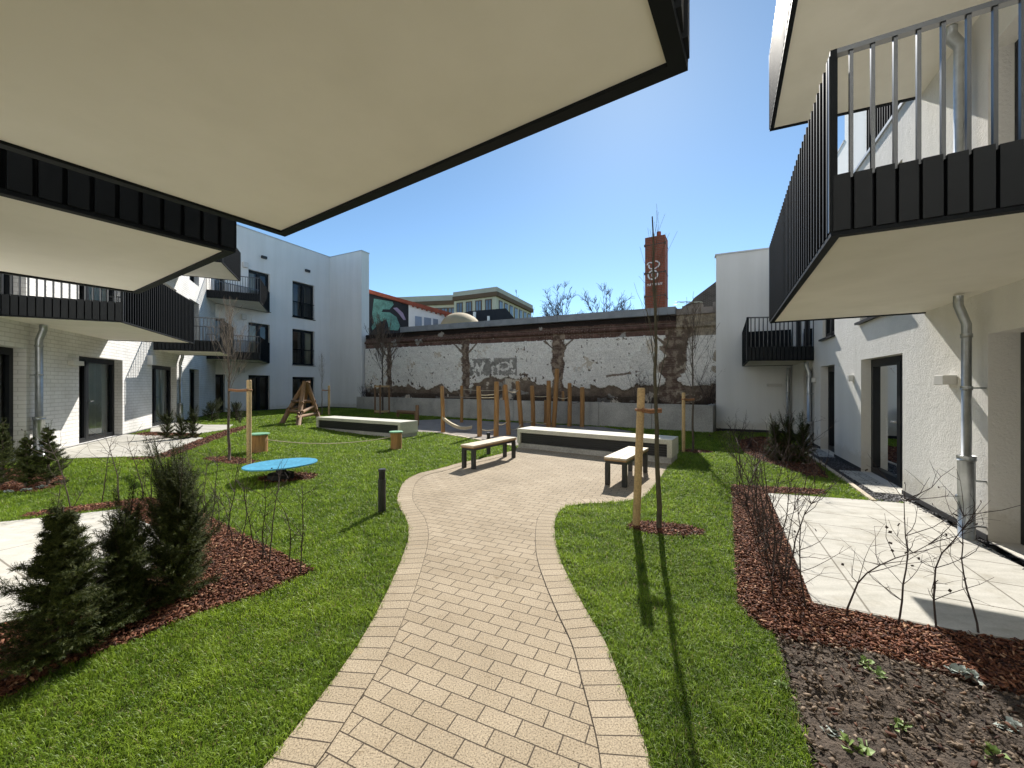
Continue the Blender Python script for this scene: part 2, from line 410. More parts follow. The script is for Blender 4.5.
def glazing(par, name, L, o, depth, split=(.5,), curtain=0, handle=True, rail=False):
    """frame (the named part) with pane, room lining and curtain behind"""
    a, b, c, d = o[:4]; n1 = -depth+.02; n0 = -depth-.06; w = .07
    mb = MB(); e = .004
    mb.ob(L, a+e, a+w, n0, n1, c+e, d-e); mb.ob(L, b-w, b-e, n0, n1, c+e, d-e)
    mb.ob(L, a+w, b-w, n0, n1, d-w-.02, d-e); mb.ob(L, a+w, b-w, n0, n1, c+e, c+w)
    xs = [a+w]
    for s in split:
        m = a+(b-a)*s; mb.ob(L, m-.045, m+.045, n0, n1+.012, c+w, d-w-.02); xs += [m-.045, m+.045]
    xs.append(b-w)
    for i in range(0, len(xs), 2):   # sash rims
        p, q = xs[i], xs[i+1]; r = .045
        if q-p < .16: continue
        mb.ob(L, p, p+r, n0+.01, n1+.006, c+w, d-w-.02); mb.ob(L, q-r, q, n0+.01, n1+.006, c+w, d-w-.02)
        mb.ob(L, p+r, q-r, n0+.01, n1+.006, d-w-.02-r, d-w-.02); mb.ob(L, p+r, q-r, n0+.01, n1+.006, c+w, c+w+r)
    f = mb.build(name, M['frame'], par)
    g = MB(); g.quad((*L.at(a+w, n0+.035), c+w), (*L.at(b-w, n0+.035), c+w), (*L.at(b-w, n0+.035), d-w), (*L.at(a+w, n0+.035), d-w))
    g.build('pane', M['pane'], f)
    r = MB(); e2 = .5; q0 = n0-.003; q1 = n0-2.2
    A, B, C2, D2 = L.at(a-.02, q0), L.at(b+.02, q0), L.at(b+e2, q1), L.at(a-e2, q1); z0, z1 = c, d+.2
    r.quad((*A, z0), (*B, z0), (*C2, z0), (*D2, z0)); r.quad((*A, z1), (*B, z1), (*C2, z1), (*D2, z1))
    r.quad((*A, z0), (*D2, z0), (*D2, z1), (*A, z1)); r.quad((*B, z0), (*C2, z0), (*C2, z1), (*B, z1)); r.quad((*D2, z0), (*C2, z0), (*C2, z1), (*D2, z1))
    r.build('room', M['room'], f)
    if curtain:
        k = MB(); nseg = 40; t0, t1 = (a+w, a+(b-a)*curtain) if curtain > 0 else (b+(b-a)*curtain, b-w)
        pp = [L.at(t0+(t1-t0)*i/nseg, n0-.06+.025*math.sin(i*1.9)) for i in range(nseg+1)]
        for p, q in zip(pp, pp[1:]): k.quad((*p, c+.05), (*q, c+.05), (*q, d-.05), (*p, d-.05))
        k.build('curtain', M['curtain'], f)
    if handle:
        h = MB(); m = a+(b-a)*split[0]+.06 if split else b-.1; z = c+1.0
        h.ob(L, m-.012, m+.012, n1+.02, n1+.05, z-.02, z+.02); h.ob(L, m-.012, m+.1, n1+.05, n1+.065, z-.012, z+.012)
        h.build('handle', M['zinc'], f)
    if rail:
        h = MB(); n = -depth+.14; h.ob(L, a+.01, b-.01, n-.015, n+.015, c+.92, c+.96); h.ob(L, a+.01, b-.01, n-.015, n+.015, c+.06, c+.09)
        t = a+.06
        while t < b-.04: h.ob(L, t-.006, t+.006, n-.006, n+.006, c+.09, c+.92); t += .1
        h.build('rail', M['metal'], f)
    return f
def downpipe(par, L, t, z0, z1, n=.1, r=.05, fat=1.0, knob=False, elbow=True):
    mb = MB(); P = lambda nn_, z, dt=0: (*L.at(t+dt, nn_), z)
    pts = [P(n+.06, z1), P(n+.06, z1-.10), P(n+.03, z1-.2, -.0), P(n, z1-.3)] if elbow else [P(n, z1)]
    mb.tube(pts+[P(n, z0+fat)], r, 12)
    for z in (z0+fat+.02, z0+(z1-z0)*.62, z1-.42): mb.tube([P(n, z-.02), P(n, z+.02)], r+.008, 12)
    for z in (z0+fat*.75, z0+(z1-z0)*.62, z0+.15): mb.ob(L, t-.01, t+.01, .0, n, z-.008, z+.008)
    o = mb.build('downpipe', M['zinc'], par, smooth=True)
    m2 = MB(); m2.tube([P(n, z0), P(n, z0+fat)], r+.026, 14); m2.tube([P(n, z0+fat-.0), P(n, z0+fat+.05)], r+.034, 14)
    if knob: m2.tube([P(n, z0+fat*.5, .07), P(n, z0+fat*.5, .12)], .04, 10)
    m2.build('standpipe', M['zinc'], o, smooth=True)
def lamp(par, L, t, z, w=.2, h=.09, d=.1):
    mb = MB(); mb.ob(L, t-w/2, t+w/2, .002, d, z-h/2, z+h/2)
    mb.build('wall_lamp', M['lamp'], par, bevel=.008)
def fins(mb, a, b, inn, z0, z1, sp, w, proud):
    a, b = v2(a), v2(b); l = (b-a).length; d = (b-a)/l; n = max(2, int(round(l/sp))); o = -v2(inn)
    for i in range(n+1):
        c = a+d*(l*i/n); p, q = c-d*w/2, c+d*w/2
        r = [p, q, q+o*proud, p+o*proud]; mb.hexa([(x.x, x.y, z0) for x in r]+[(x.x, x.y, z1) for x in r])
def strip(mb, a, b, inn, n0, n1, z0, z1, e0=0, e1=0):
    a, b = v2(a), v2(b); d = (b-a).normalized(); i = v2(inn); a = a+d*e0; b = b-d*e1
    r = [a+i*n0, b+i*n0, b+i*n1, a+i*n1]; mb.hexa([(x.x, x.y, z0) for x in r]+[(x.x, x.y, z1) for x in r])
def balcony(par, W0, C0, C1, W1, zs, kinds=('open', 'closed', 'open'), ph=.36, gh=1.16, sp=.104):
    P = [v2(p) for p in (W0, C0, C1, W1)]; cen = sum(P, Vector((0, 0)))/4
    def inn(a, b):
        d = (b-a).normalized(); n = Vector((-d.y, d.x)); return n if n.dot(cen-a) > 0 else -n
    E = [(P[0], P[1]), (P[1], P[2]), (P[2], P[3])]; I = [inn(*e) for e in E]
    def corner(p, i, j, s):          # corner moved in by s
        den = I[i].x*I[j].y-I[i].y*I[j].x; k = (p+I[i]*s); 
        # intersection of the two offset edges
        d1 = (E[i][1]-E[i][0]).normalized(); d2 = (E[j][1]-E[j][0]).normalized(); a = E[i][0]+I[i]*s; b = E[j][0]+I[j]*s
        den = d1.x*d2.y-d1.y*d2.x; w = b-a; return a+d1*((w.x*d2.y-w.y*d2.x)/den)
    s = .05
    poly = [P[0]+I[0]*s, corner(P[1], 0, 1, s), corner(P[2], 1, 2, s), P[3]+I[2]*s]
    mb = MB(); mb.prism(poly, zs, zs+.2); slab = mb.build('balcony', M['soffit'], par)
    tr = MB()
    q = [P[0], P[1], P[2], P[3]]
    for i in range(3):
        A, B = q[i], q[i+1]; A2, B2 = poly[i], poly[i+1]
        tr.hexa([(A.x, A.y, zs-.014), (B.x, B.y, zs-.014), (B2.x, B2.y, zs-.014), (A2.x, A2.y, zs-.014),
                 (A.x, A.y, zs+.012), (B.x, B.y, zs+.012), (B2.x, B2.y, zs+.012), (A2.x, A2.y, zs+.012)])
    tr.build('edge_trim', M['metal'], slab)
    for i, (a, b) in enumerate(E):
        k = kinds[i]; n = I[i]; l = (b-a).length; d = (b-a).normalized()
        pb = MB(); rb = MB()
        if k == 'open':
            strip(rb, a, b, n, .03, .045, zs+.013, zs+ph, .02, .02); rb.m[-6:] = [1]*6
            m = max(2, int(round(l/sp)))
            for j in range(m):
                p0 = a+d*(l*(j+.10)/m); p1 = a+d*(l*(j+.90)/m)
                r = [p0-n*.014, p1-n*.006, p1+n*.0298, p0+n*.0298]
                pb.hexa([(x.x, x.y, zs+.013) for x in r]+[(x.x, x.y, zs+ph+.004*(j % 2)) for x in r])
            
            for j in range(m+1):
                c = a+d*(l*j/m); c0 = c+n*.008; p, qq = c0-d*.0095, c0+d*.0095
                r = [p, qq, qq+n*.021, p+n*.021]; rb.hexa([(x.x, x.y, zs+ph-.02 if 0 < j < m else zs+.014) for x in r]+[(x.x, x.y, zs+gh-.03) for x in r])
            strip(rb, a, b, n, .0, .045, zs+gh-.03, zs+gh, 0 if i else 0, 0)
            rb.build('railing', [M['bar'], M['metal']], slab); pb.build('panel', M['panel'], slab)
        else:
            strip(pb, a, b, n, .03, .042, zs+.013, zs+gh-.01, .046, .046)
            m = max(2, int(round(l/sp)))
            for j in range(m+1):
                c = a+d*(l*j/m); p, qq = c-d*.012, c+d*.012
                if j in (0, m): p, qq = c-d*.02*(j == m), c+d*.02*(j == 0)
                r = [p-n*.004, qq-n*.004, qq+n*.0298, p+n*.0298]; pb.hexa([(x.x, x.y, zs+.014) for x in r]+[(x.x, x.y, zs+gh) for x in r])
            strip(pb, a, b, n, .0301, .05, zs+gh-.0095, zs+gh+.006, .046, .046)
            pb.build('screen', M['metal'], slab)
    return slab

# ------------------------------------------------------------------ buildings
def coping(par, segs, z, w=.34, h=.05):
    mb = MB()
    for L, a, b in segs: mb.ob(L, a, b, -w+.03, .03, z, z+h)
    mb.build('coping', M['coping'], par)
# white brick building
BB = empty('apartment_building', (*LL.at(3, -3), .2), 'white painted brick apartment building with sunlit ground floor doors under black balconies', 'building')
tl = LL.t
gd = [(tl(-60), tl(27)-.02), (tl(79), tl(122.6)), (tl(152), tl(176.5)), (tl(189.5), tl(199))]
zf = .2; opsL = []
for i, (a, b) in enumerate(gd):
    opsL.append((a, b, zf+.02, zf+2.12, .19))
    for s in (1, 2): opsL.append((a, b, zf+2.9*s+.02, zf+2.9*s+2.15, .19))
mb = MB(); facade(mb, LL, T_LN, T_LW, 0, 10.35, opsL); block(mb, LL, T_LN, T_LW, 0, 10.35, 7, ends=(0, 0))
mb.build('wall', M['brick_w'], BB)
for i, o in enumerate(opsL):
    glazing(BB, 'door' if o[2] < 1 else 'balcony_door', LL, o, o[4], split=(.34,) if o[1]-o[0] > 1.2 else (), curtain=(.9, -.62, .9, .9)[i//3], handle=o[2] < 1)
coping(BB, [(LL, T_LN, T_LW)], 10.35)
mb = MB(); mb.ob(LL, T_LN, T_LW, .001, .012, .15, .24)
for a, b in gd: pass
mb.build('plinth', M['plinth'], BB)
hB = 2.81
def Lp(u, v, h, L=LL): # point of a soffit corner seen at (u, v), h above the eye
    Y = F*h/(HZ-v); return at(u, Y)
def Lbal(c0, c1, zs, **k):
    t0 = (v2(c0)-LL.p).dot(LL.d); t1 = (v2(c1)-LL.p).dot(LL.d)
    return balcony(BB, LL.at(t0), c0, c1, LL.at(t1), zs, **k)
c0, c1 = Lp(122.5, 321.5, 1.21), Lp(194, 343.2, 1.21)
Lbal(c0, c1, hB)
Lbal(Lp(221.5, 351.5, 1.21), Lp(233.7, 356.3, 1.21), hB)
Lbal(Lp(222.5, 262, 4.3), Lp(240.6, 281, 4.3), 5.9)
for z, c in ((5.8, Lp(260, 301.3, 4.2)), (2.9, Lp(260, 301.3, 4.2))):   # corner stack ends against the wing
    t = (v2(c)-LL.p).dot(LL.d); n = (v2(c)-LL.p).dot(LL.n)
    Lq = Line(c, LL.d, LL.n); te = Lq.meet(LW)-.05
    balcony(BB, LL.at(t), c, Lq.at(te), LL.at(T_LW-.1), z)
lpt = LL.off(39, .12); downpipe(BB, LL, lpt, .2, 2.80, .12, .055, .75)
downpipe(BB, LL, LL.off(180.5, .1), .2, 2.8, .1, .05, .7)
lamp(BB, LL, tl(73), 2.12, .42, .1, .1); lamp(BB, LL, tl(148.5), 2.43, .24, .3, .14); lamp(BB, LL, tl(179), 1.75, .1, .16, .1)

# rendered wing
BW = empty('apartment_building', (*LW.at(0, -3), .1), 'plain white rendered wing with stacked dark windows, standing in shade at the far corner', 'building')
tw = LW.t; sE = tw(330)
cA, cB = (tw(248.5), tw(269.8)), (tw(292.5), tw(314.5)); cD = (tw(213.5), tw(225))
opsW = []
for a, b, zz in ((*cA, ((.16, 2.2), (2.92, 5.1), (5.86, 8.0))), (*cB, ((.16, 2.16), (2.9, 5.08), (5.82, 8.0))), (*cD, ((.16, 2.2), (3.1, 5.1), (6.0, 8.0)))):
    for c, d in zz: opsW.append((a, b, c, d, .16))
PW = [LW.at(sE), at(361.5, 24.4)]
mb = MB(); facade(mb, LW, S_WL, sE, 0, 10.17, opsW); block(mb, LW, S_WL, sE+.9, 0, 10.17, 8, ends=(0, 1))
dP = (v2(PW[1])-v2(PW[0])).normalized(); LP = Line(PW[0], dP, (-dP.y*-1, -dP.x)); LP.n = -LW.d
lenP = (v2(PW[1])-v2(PW[0])).length
facade(mb, LP, 0, lenP, 0, 10.17); block(mb, LP, 0, lenP, 0, 10.17, .62)
mb.build('wall', M['render'], BW)
for i, o in enumerate(opsW): glazing(BW, 'window' if o[2] > 1 else 'door', LW, o, .16, split=(.52,) if o[1] - o[0] > 1 else (), curtain=(0, .45, .4, 0, -.3, 0, 0, 0, 0)[i], handle=False, rail=(3 <= i < 6 and o[2] > 1))
coping(BW, [(LW, S_WL, sE)], 10.17)
mb = MB(); mb.ob(LP, .03, lenP+.03, -.65, .03, 10.17, 10.22); mb.build('coping', M['coping'], BW)
mb = MB(); mb.ob(LW, S_WL, sE, .001, .012, 0, .26); mb.ob(LP, .02, lenP, .001, .012, 0, .22); mb.build('plinth', M['plinth'], BW)
for a, b, z in ((*cB, 2.86), (*cB, 5.78), (*cA, 5.8)):
    mb = MB(); mb.ob(LW, a-.04, b+.04, -.1, .06, z, z+.03); mb.build('sill', M['metal'], BW)
for u, v, w, h in ((263.5, 257.5, .28, .14), (307, 271, .3, .14)):
    t = tw(u); lm = MB(); lm.ob(LW, t-w/2, t+w/2, .002, .12, Zv(v, LW.at(t)[1])-h/2, Zv(v, LW.at(t)[1])+h/2); lm.build('vent_outlet', M['metal2'], BW)
for u, v in ((244.5, 265), (243, 317), (241, 370)):
    t = tw(u); lamp(BW, LW, t, Zv(v, LW.at(t)[1]), .26, .28, .14)

# building behind the camera whose balconies hang overhead
BN = empty('apartment_building', (*LN.at(0, -3), 0), 'apartment building overhead whose big pale balcony undersides fill the upper corner', 'building')
opsN = []
for s in (1.2, 4.2):
    for f in range(3): opsN.append((s-.9, s+.9, 2.9*f+.05, 2.9*f+2.15, .25))
mb = MB(); facade(mb, LN, -5, S_NL, 0, 10.3, opsN); block(mb, LN, -5, S_NL, 0, 10.3, 7, ends=(1, 0)); mb.build('wall', M['render'], BN)
for o in opsN: glazing(BN, 'door', LN, o, .25, split=(.5,), handle=False)
coping(BN, [(LN, -5, S_NL)], 10.3)
hN = 2.58
A, B = Lp(688, 66, .98), Lp(285, 234.7, .98); C, D = Lp(235.6, 250.6, .98), Lp(138.4, 292.7, .98)
def Nbal(c0, c1, zs):
    t0 = (v2(c0)-LN.p).dot(LN.d); t1 = (v2(c1)-LN.p).dot(LN.d)
    return balcony(BN, LN.at(t0), c0, c1, LN.at(t1), zs)
Nbal(A, B, hN); Nbal(C, D, hN); Nbal(A, B, hN+2.9); Nbal(C, D, hN+2.9)

# building on the other side
BR = empty('apartment_building', (*LR.at(2, -3), 0), 'rough white rendered apartment building beside the pale terrace with zinc downpipe', 'building')
tr_ = LR.t; dR0 = tr_(988)
gR = [(dR0-1.5, dR0, .04, 2.13, .24), (tr_(902.5), tr_(861), .03, 2.08, .16), (tr_(834.5), tr_(820.5), .03, 2.08, .17), (tr_(812.3), tr_(803.5), .03, 2.05, .2)]
wR = [(tr_(902.5), tr_(860), 2.78, 4.9, .12), (tr_(834.5), tr_(822.5), 2.74, 4.85, .08), (dR0-1.5, dR0, 2.95, 5.0, .2), (tr_(812.5), tr_(793.5), 2.5, 4.7, .1)]
tS = -.62; T_RB = 8.11; zR = 5.66
mb = MB()
facade(mb, LR, tS, T_RB, 0, zR, gR[1:]+wR[:2]+wR[3:]); block(mb, LR, tS, T_RB, 0, zR, 8, ends=(0, 1))
facade(mb, LR, -9, tS, 0, 11.6, [gR[0], wR[2]]); block(mb, LR, -9, tS, 0, 11.6, 8, ends=(1, 1))
mb.build('wall', M['rough'], BR)
for i, o in enumerate(gR): glazing(BR, 'door', LR, o, o[4], split=(.3,) if i < 2 else (), curtain=(.6, -.62, 0, 0)[i], handle=i == 1)
for i, o in enumerate(wR): glazing(BR, 'window', LR, o, o[4], split=(.5,), handle=False)
coping(BR, [(LR, tS+.01, T_RB)], zR)
for o in wR[:2]:
    mb = MB(); mb.ob(LR, o[0]-.05, o[1]+.05, -.2, .07, o[2]-.045, o[2]-.005); mb.build('sill', M['metal2'], BR)
mb = MB(); 
for a, b in ((-9, gR[0][0]), (gR[0][1], gR[1][0]), (gR[1][1], gR[2][0]), (gR[2][1], gR[3][0]), (gR[3][1], T_RB)): mb = MB(); mb.ob(LR, a, b, .001, .01, 0, .09); mb.build('plinth', M['plinth'], BR)
# set-back top floor with a black ribbed screen
LR2 = Line(LR.at(0, -1.5), LR.d, LR.n); mb = MB()
facade(mb, LR2, tS, 8.6, zR-.3, 11.6); block(mb, LR2, tS, 8.6, zR-.3, 11.6, 5, ends=(0, 1)); facade(mb, LR2, 8.6, 15, zR-.3, 9.58); block(mb, LR2, 8.6, 15, zR-.3, 9.58, 5, ends=(0, 1))
mb.build('top_floor_wall', M['render'], BR)
coping(BR, [(LR2, 8.6, 15)], 9.58)
a, b = LR2.off(898, .3), LR2.off(867.5, .3); mb = MB(); mb.ob(LR2, a, b, .02, .3, 7.2, 10.2); t = a
while t < b: mb.ob(LR2, t, t+.03, .3, .34, 7.2, 10.2); t += .14
mb.build('ribbed_screen', M['metal'], BR)
def Rbal(c0, c1, zs, t0=None, t1=None):
    t0 = (v2(c0)-LR.p).dot(LR.d) if t0 is None else t0; t1 = (v2(c1)-LR.p).dot(LR.d) if t1 is None else t1
    return balcony(BR, LR.at(t0), c0, c1, LR.at(t1), zs)
n0, n1 = Lp(831, 234, .96), Lp(769.6, 322.5, .96)
Rbal(n0, n1, H+.96, (v2(n0)-LR.p).dot(LR.d)+.0, LR.t(924)); Rbal(n0, n1, H+3.86, None, LR.t(919))
n3 = (6.31, 10.33)
balcony(BR, LR.at(tr_(814)), n3, (7.95, 13.3), LR.at(T_RB-.15), H+.69, kinds=('open', 'closed', 'closed'))
downpipe(BR, LR, LR.off(966.5, .14), .01, 2.54, .14, .038, .82, True)
downpipe(BR, LR, LR.off(809, .1), .01, 2.25, .1, .05, .6)
# pipe that runs on above the near balcony
mb = MB(); t = LR.off(961, .12); mb.tube([(*LR.at(t, .2), 5.45), (*LR.at(t, .2), 5.36), (*LR.at(t, .12), 5.22), (*LR.at(t, .12), 2.8)], .055, 12); mb.build('downpipe', M['zinc'], BR, smooth=True)
lamp(BR, LR, tr_(952.5), 1.67, .2, .11, .12)
for u in (871, 825): lamp(BR, LR, tr_(u)+.9, 1.75, .1, .12, .08)
# low white block across the end
LBl = (v2((7.26, 13.7))-LB.p).dot(LB.d)
BK = empty('apartment_building', (*LB.at(1, -2), 0), 'low plain white block closing the far end next to the crumbling wall', 'building')
mb = MB(); facade(mb, LB, 0, LBl, 0, 6.24); e_ = LB.at(LBl); mb.prism([LB.at(LBl-.002, -.01), LB.at(-3, -.01), (14, 20), (e_[0]+4.3, e_[1]+7.6)], 0, 5.95); q_ = (e_[0]+4.3, e_[1]+7.6)
mb.quad((*e_, 0), (*q_, 0), (*q_, 6.24), (*e_, 6.24)); mb.build('wall', M['render'], BK)
coping(BK, [(LB, -1, LBl+.03)], 6.24)
mb = MB(); mb.ob(LB, 0, LBl, .001, .012, 0, .1); mb.build('plinth', M['plinth'], BK)
lamp(BK, LB, LB.t(774), Zv(385, 13), .42, .09, .12)
downpipe(BK, LB, LB.t(791.5)+.12, .01, 2.2, .1, .05, .6)

# ------------------------------------------------------------------ ground, paths, beds
xs = sorted(set([-300, -120, -60, -30, -18, -12, -2, 0, 3, 6, 10, 20, 40, 120, 300]+[float(k) for k in KN])); ys = [-60, -10, 0, 5, 10, 15, 20, 30, 60, 120, 300]
mb = MB()
for i in range(len(xs)-1):
    for j in range(len(ys)-1):
        mb.quad(*[(x, y, gz(x)) for x, y in ((xs[i], ys[j]), (xs[i+1], ys[j]), (xs[i+1], ys[j+1]), (xs[i], ys[j+1]))])
mb.build('ground', M['lawn'], org=(0, 0, 0), kind='structure')
eL = [(230, 812), (265.6, 768), (286.5, 742.5), (315, 706), (338.5, 674.8), (364.6, 635.7), (385.4, 596.6), (399.5, 565), (408, 539.6), (407, 522), (399, 507), (397.6, 496.6), (404.5, 482), (419, 474), (438.6, 469.3), (460, 463.4), (483.5, 458.6), (514.7, 450.7)]
eR = [(662, 812), (651, 768), (640.3, 733.4), (621.3, 684.7), (605, 644), (586, 611.5), (569.8, 581.7), (559, 557), (554.8, 533.8), (556, 518), (565, 508.4), (584.5, 504.5), (611.8, 503.5), (633.3, 500.5), (645, 496.6), (656.7, 483), (668.4, 467.3)]
def extend_back(pts):
    a, b = v2(pts[0]), v2(pts[1]); q = a+(a-b).normalized()*2.5; return [(q.x, q.y)]+pts
CL = extend_back(smooth_curve([G(*p) for p in eL], 6)); CR = extend_back(smooth_curve([G(*p) for p in eR], 6))
pl_a, pl_b = (.13, 9.96), (3.26, 7.84)
path_poly = CL+[pl_a, (pl_a[0]+.3, pl_a[1]+.5), (pl_b[0]+.3, pl_b[1]+.5), pl_b]+CR[::-1]
sheet('path', path_poly, .008, M['paver'])
def edge_strip(name, C, side, w=.21):
    mb = MB(); uvs = []; s = 0; P = [v2(p) for p in C]; N = []
    for i in range(len(P)):
        d = (P[min(i+1, len(P)-1)]-P[max(i-1, 0)]).normalized(); N.append(Vector((-d.y, d.x))*side)
    for i in range(len(P)-1):
        l = (P[i+1]-P[i]).length; a, b = P[i], P[i+1]; c, d = b+N[i+1]*w, a+N[i]*w
        mb.quad((a.x, a.y, .014), (b.x, b.y, .014), (c.x, c.y, .014), (d.x, d.y, .014))
        uvs += [(s, .005), (s+l, .005), (s+l, .2085), (s, .2085)]
        s += l
        mb.quad((a.x, a.y, -.05), (b.x, b.y, -.05), (b.x, b.y, .014), (a.x, a.y, .014)); uvs += [(s-l, .01), (s, .01), (s, .1), (s-l, .1)]
    mb.uv = uvs; mb.build(name, M['paver_edge'], org=(0, 0, 0), kind='structure')
edge_strip('path_edging', CL, -1); edge_strip('path_edging', CR, 1)
# terraces
tA = [(-4.99, 4.89), (-3.25, 3.85), (-3.0, 2.85), (-3.4, 2.55), (-6.4, .4), (-8.2, 2.6)]
sheet('terrace', tA, .03, M['terrace'], .06)
w0 = LL.at(tl(63)-.3, .02)
tB = [w0, G(63, 460), G(152, 457.5), G(203, 438.8), LL.at(tl(122.6)+.1, .02)]
sheet('terrace', tB, .03, M['terrace'], .06)
tC = [G(150, 432.5), G(199, 434.5), G(228, 430), G(233, 425.5), G(205, 425.5), LL.at(tl(180), .02), LL.at(tl(150), .02)]
sheet('terrace', tC, .03, M['terrace'], .06)
tD = [G(768, 495), G(813, 606.5), G(944, 633), G(1024, 645), (4.6, 1.6), LR.at(-4.3, .1), LR.at(tr_(906), .08), G(905, 505.5), G(871, 502.5)]
sheet('terrace', tD, .03, M['terrace'], .06)
# beds of bark mulch
mA = [(-5.05, 5.0), (-5.75, 4.5), (-5.85, 4.65), G(60, 510), G(120, 502.5), G(150, 499), G(205, 516), G(260, 545), G(314, 571.5), G(265, 595), G(191, 618), G(140, 640), G(55, 672), G(0, 703), (-2.75, 1.5), (-3.6, 2.3), (-3.0, 2.85), (-3.25, 3.85), (-4.99, 4.89)]
mB = [G(731, 486), G(733, 520), G(735, 563), G(738, 608), G(760, 628), G(780, 640), G(850, 652), G(927, 671), G(1024, 700), (4.2, 1.7), G(1024, 645), G(944, 633), G(813, 606.5), G(768, 495), G(826, 497), G(824, 491)]
mC = [G(120, 459.2), G(152, 457.5), G(203, 438.8), G(228, 430), G(246, 426), G(247, 429), G(205, 445), G(172, 458), G(140, 461)]
mD = [G(0, 493), G(30, 493.5), G(52, 490), G(68, 482), G(62, 476), G(30, 470), G(0, 470), G(-40, 480)]
mE = [LL.at(tl(124)+.2, .1), G(160, 440), G(200, 438), G(199, 434), G(150, 432.5)]
mF = [G(736, 441), G(743, 453), G(762, 462), G(782, 468), G(806, 477), G(830, 479), G(812, 458), G(800, 452), G(785, 440), G(760, 437)]
def oval(cx, cy, rx, ry, n=22, ang=0): return [(cx+rx*math.cos(a)*math.cos(ang)-ry*math.sin(a)*math.sin(ang), cy+rx*math.cos(a)*math.sin(ang)+ry*math.sin(a)*math.cos(ang)) for a in [2*math.pi*i/n for i in range(n)]]
def wob(poly, s=.05): return [(x+random.uniform(-s, s), y+random.uniform(-s, s)) for x, y in poly]
t1 = G(659, 530); mT1 = wob(oval(t1[0]+.06, t1[1]-.0, .42, .2, 22, -.25), .02)
t2 = G(693, 452); mT2 = wob(oval(t2[0]+.05, t2[1], .42, .3), .02)
t3 = G(229, 461); mT3 = wob(oval(t3[0]+.05, t3[1]+.0, .62, .28, 22, -.2), .02)
disc = (-3.97, 6.62); mDi = wob(oval(disc[0]+.1, disc[1]+.05, .5, .38), .03)
beds = [mA, mB, mC, mD, mE, mF, mT1, mT2, mT3, mDi]
for p in beds: sheet('mulch_bed', p, .006, M['mulch'])
soil = [G(774, 634), G(787, 681), G(813, 768), G(830, 830), (3.0, .4), (4.3, 1.0), (4.2, 1.7), G(1024, 700), G(927, 671), G(850, 652), G(780, 640)]
# gently lumpy soil
bmx = bmesh.new(); sx0, sx1, sy0, sy1 = 1.2, 4.4, .4, 2.7; n_ = 110
ax = np.linspace(sx0, sx1, n_); ay = np.linspace(sy0, sy1, n_); vv = []; ok = inside(soil, np.repeat(ax, n_), np.tile(ay, n_)).reshape(n_, n_)
mb = MB(); idx = {}
for i in range(n_-1):
    for j in range(n_-1):
        if ok[i, j] and ok[i+1, j] and ok[i, j+1] and ok[i+1, j+1]:
            f = []
            for a, b in ((i, j), (i+1, j), (i+1, j+1), (i, j+1)):
                if (a, b) not in idx:
                    idx[a, b] = len(mb.v); q = Vector((ax[a], ay[b], 0))
                    mb.v.append((ax[a], ay[b], .022+.03*mn.noise(q*3)+.022*mn.noise(q*9)+.012*mn.noise(q*24)))
                f.append(idx[a, b])
            mb.f.append(tuple(f)); mb.m.append(0)
mb.build('soil', M['soil'], org=(0, 0, 0), kind='structure', smooth=True); bmx.free()
sheet('soil_base', soil, .003, M['soil'])
# gravel strip with kerb
gv = [LR.at(tr_(905), .02), G(905, 505), G(872.5, 502), G(844, 480.6), G(812.5, 458.7), G(800, 450), LR.at(T_RB-.3, .02)]
gv2 = [LR.at(tr_(905), .012), LR.at(tr_(905), .13), LR.at(-4.3, .13), LR.at(-4.3, .012)]
sheet('gravel', gv, .006, M['gravel']); sheet('gravel', gv2, .005, M['gravel'])
kb = MB(); kp = [G(873.5, 503), G(844, 480.6), G(812.5, 458.7), G(800, 450)]
for p, q in zip(kp, kp[1:]):
    d = (v2(q)-v2(p)).normalized(); n = Vector((-d.y, d.x))*.03
    r = [v2(p)-n, v2(q)-n, v2(q)+n, v2(p)+n]; kb.hexa([(x.x, x.y, -.02) for x in r]+[(x.x, x.y, .045) for x in r])
kb.build('kerb', M['curb'], org=(0, 0, 0), kind='structure')
mb = MB(); mb.ob(LR, tr_(905)+.02, tr_(862), .012, .33, .0, .035); mb.build('doorstep', M['terrace'], kind='structure')
mb = MB(); mb.ob(LR, tr_(836), tr_(819), .012, .3, .0, .035); mb.build('doorstep', M['concrete'], kind='structure')
# sandy play area
play = [G(412, 432), G(440, 433.5), G(480, 440), G(514, 446.5), (1.2, 10.6), (4.3, 13.4), (3.5, 15.0), (-3.2, 18.6), (-5.4, 17.4)]
sheet('play_sand', play, .006, M['sand'])
for i in range(9):
    p = v2(G(436, 433))*(1-i/9)+v2(G(516, 447))*(i/9); q = v2(G(436, 433))*(1-(i+.93)/9)+v2(G(516, 447))*((i+.93)/9)
    d = (q-p).normalized(); n = Vector((-d.y, d.x))*.06
    if i == 0: kb = MB()
    r = [p-n, q-n, q+n, p+n]; kb.hexa([(x.x, x.y, -.02) for x in r]+[(x.x, x.y, .04+.008*(i % 2)) for x in r])
kb.build('kerb', M['curb'], org=(0, 0, 0), kind='structure')

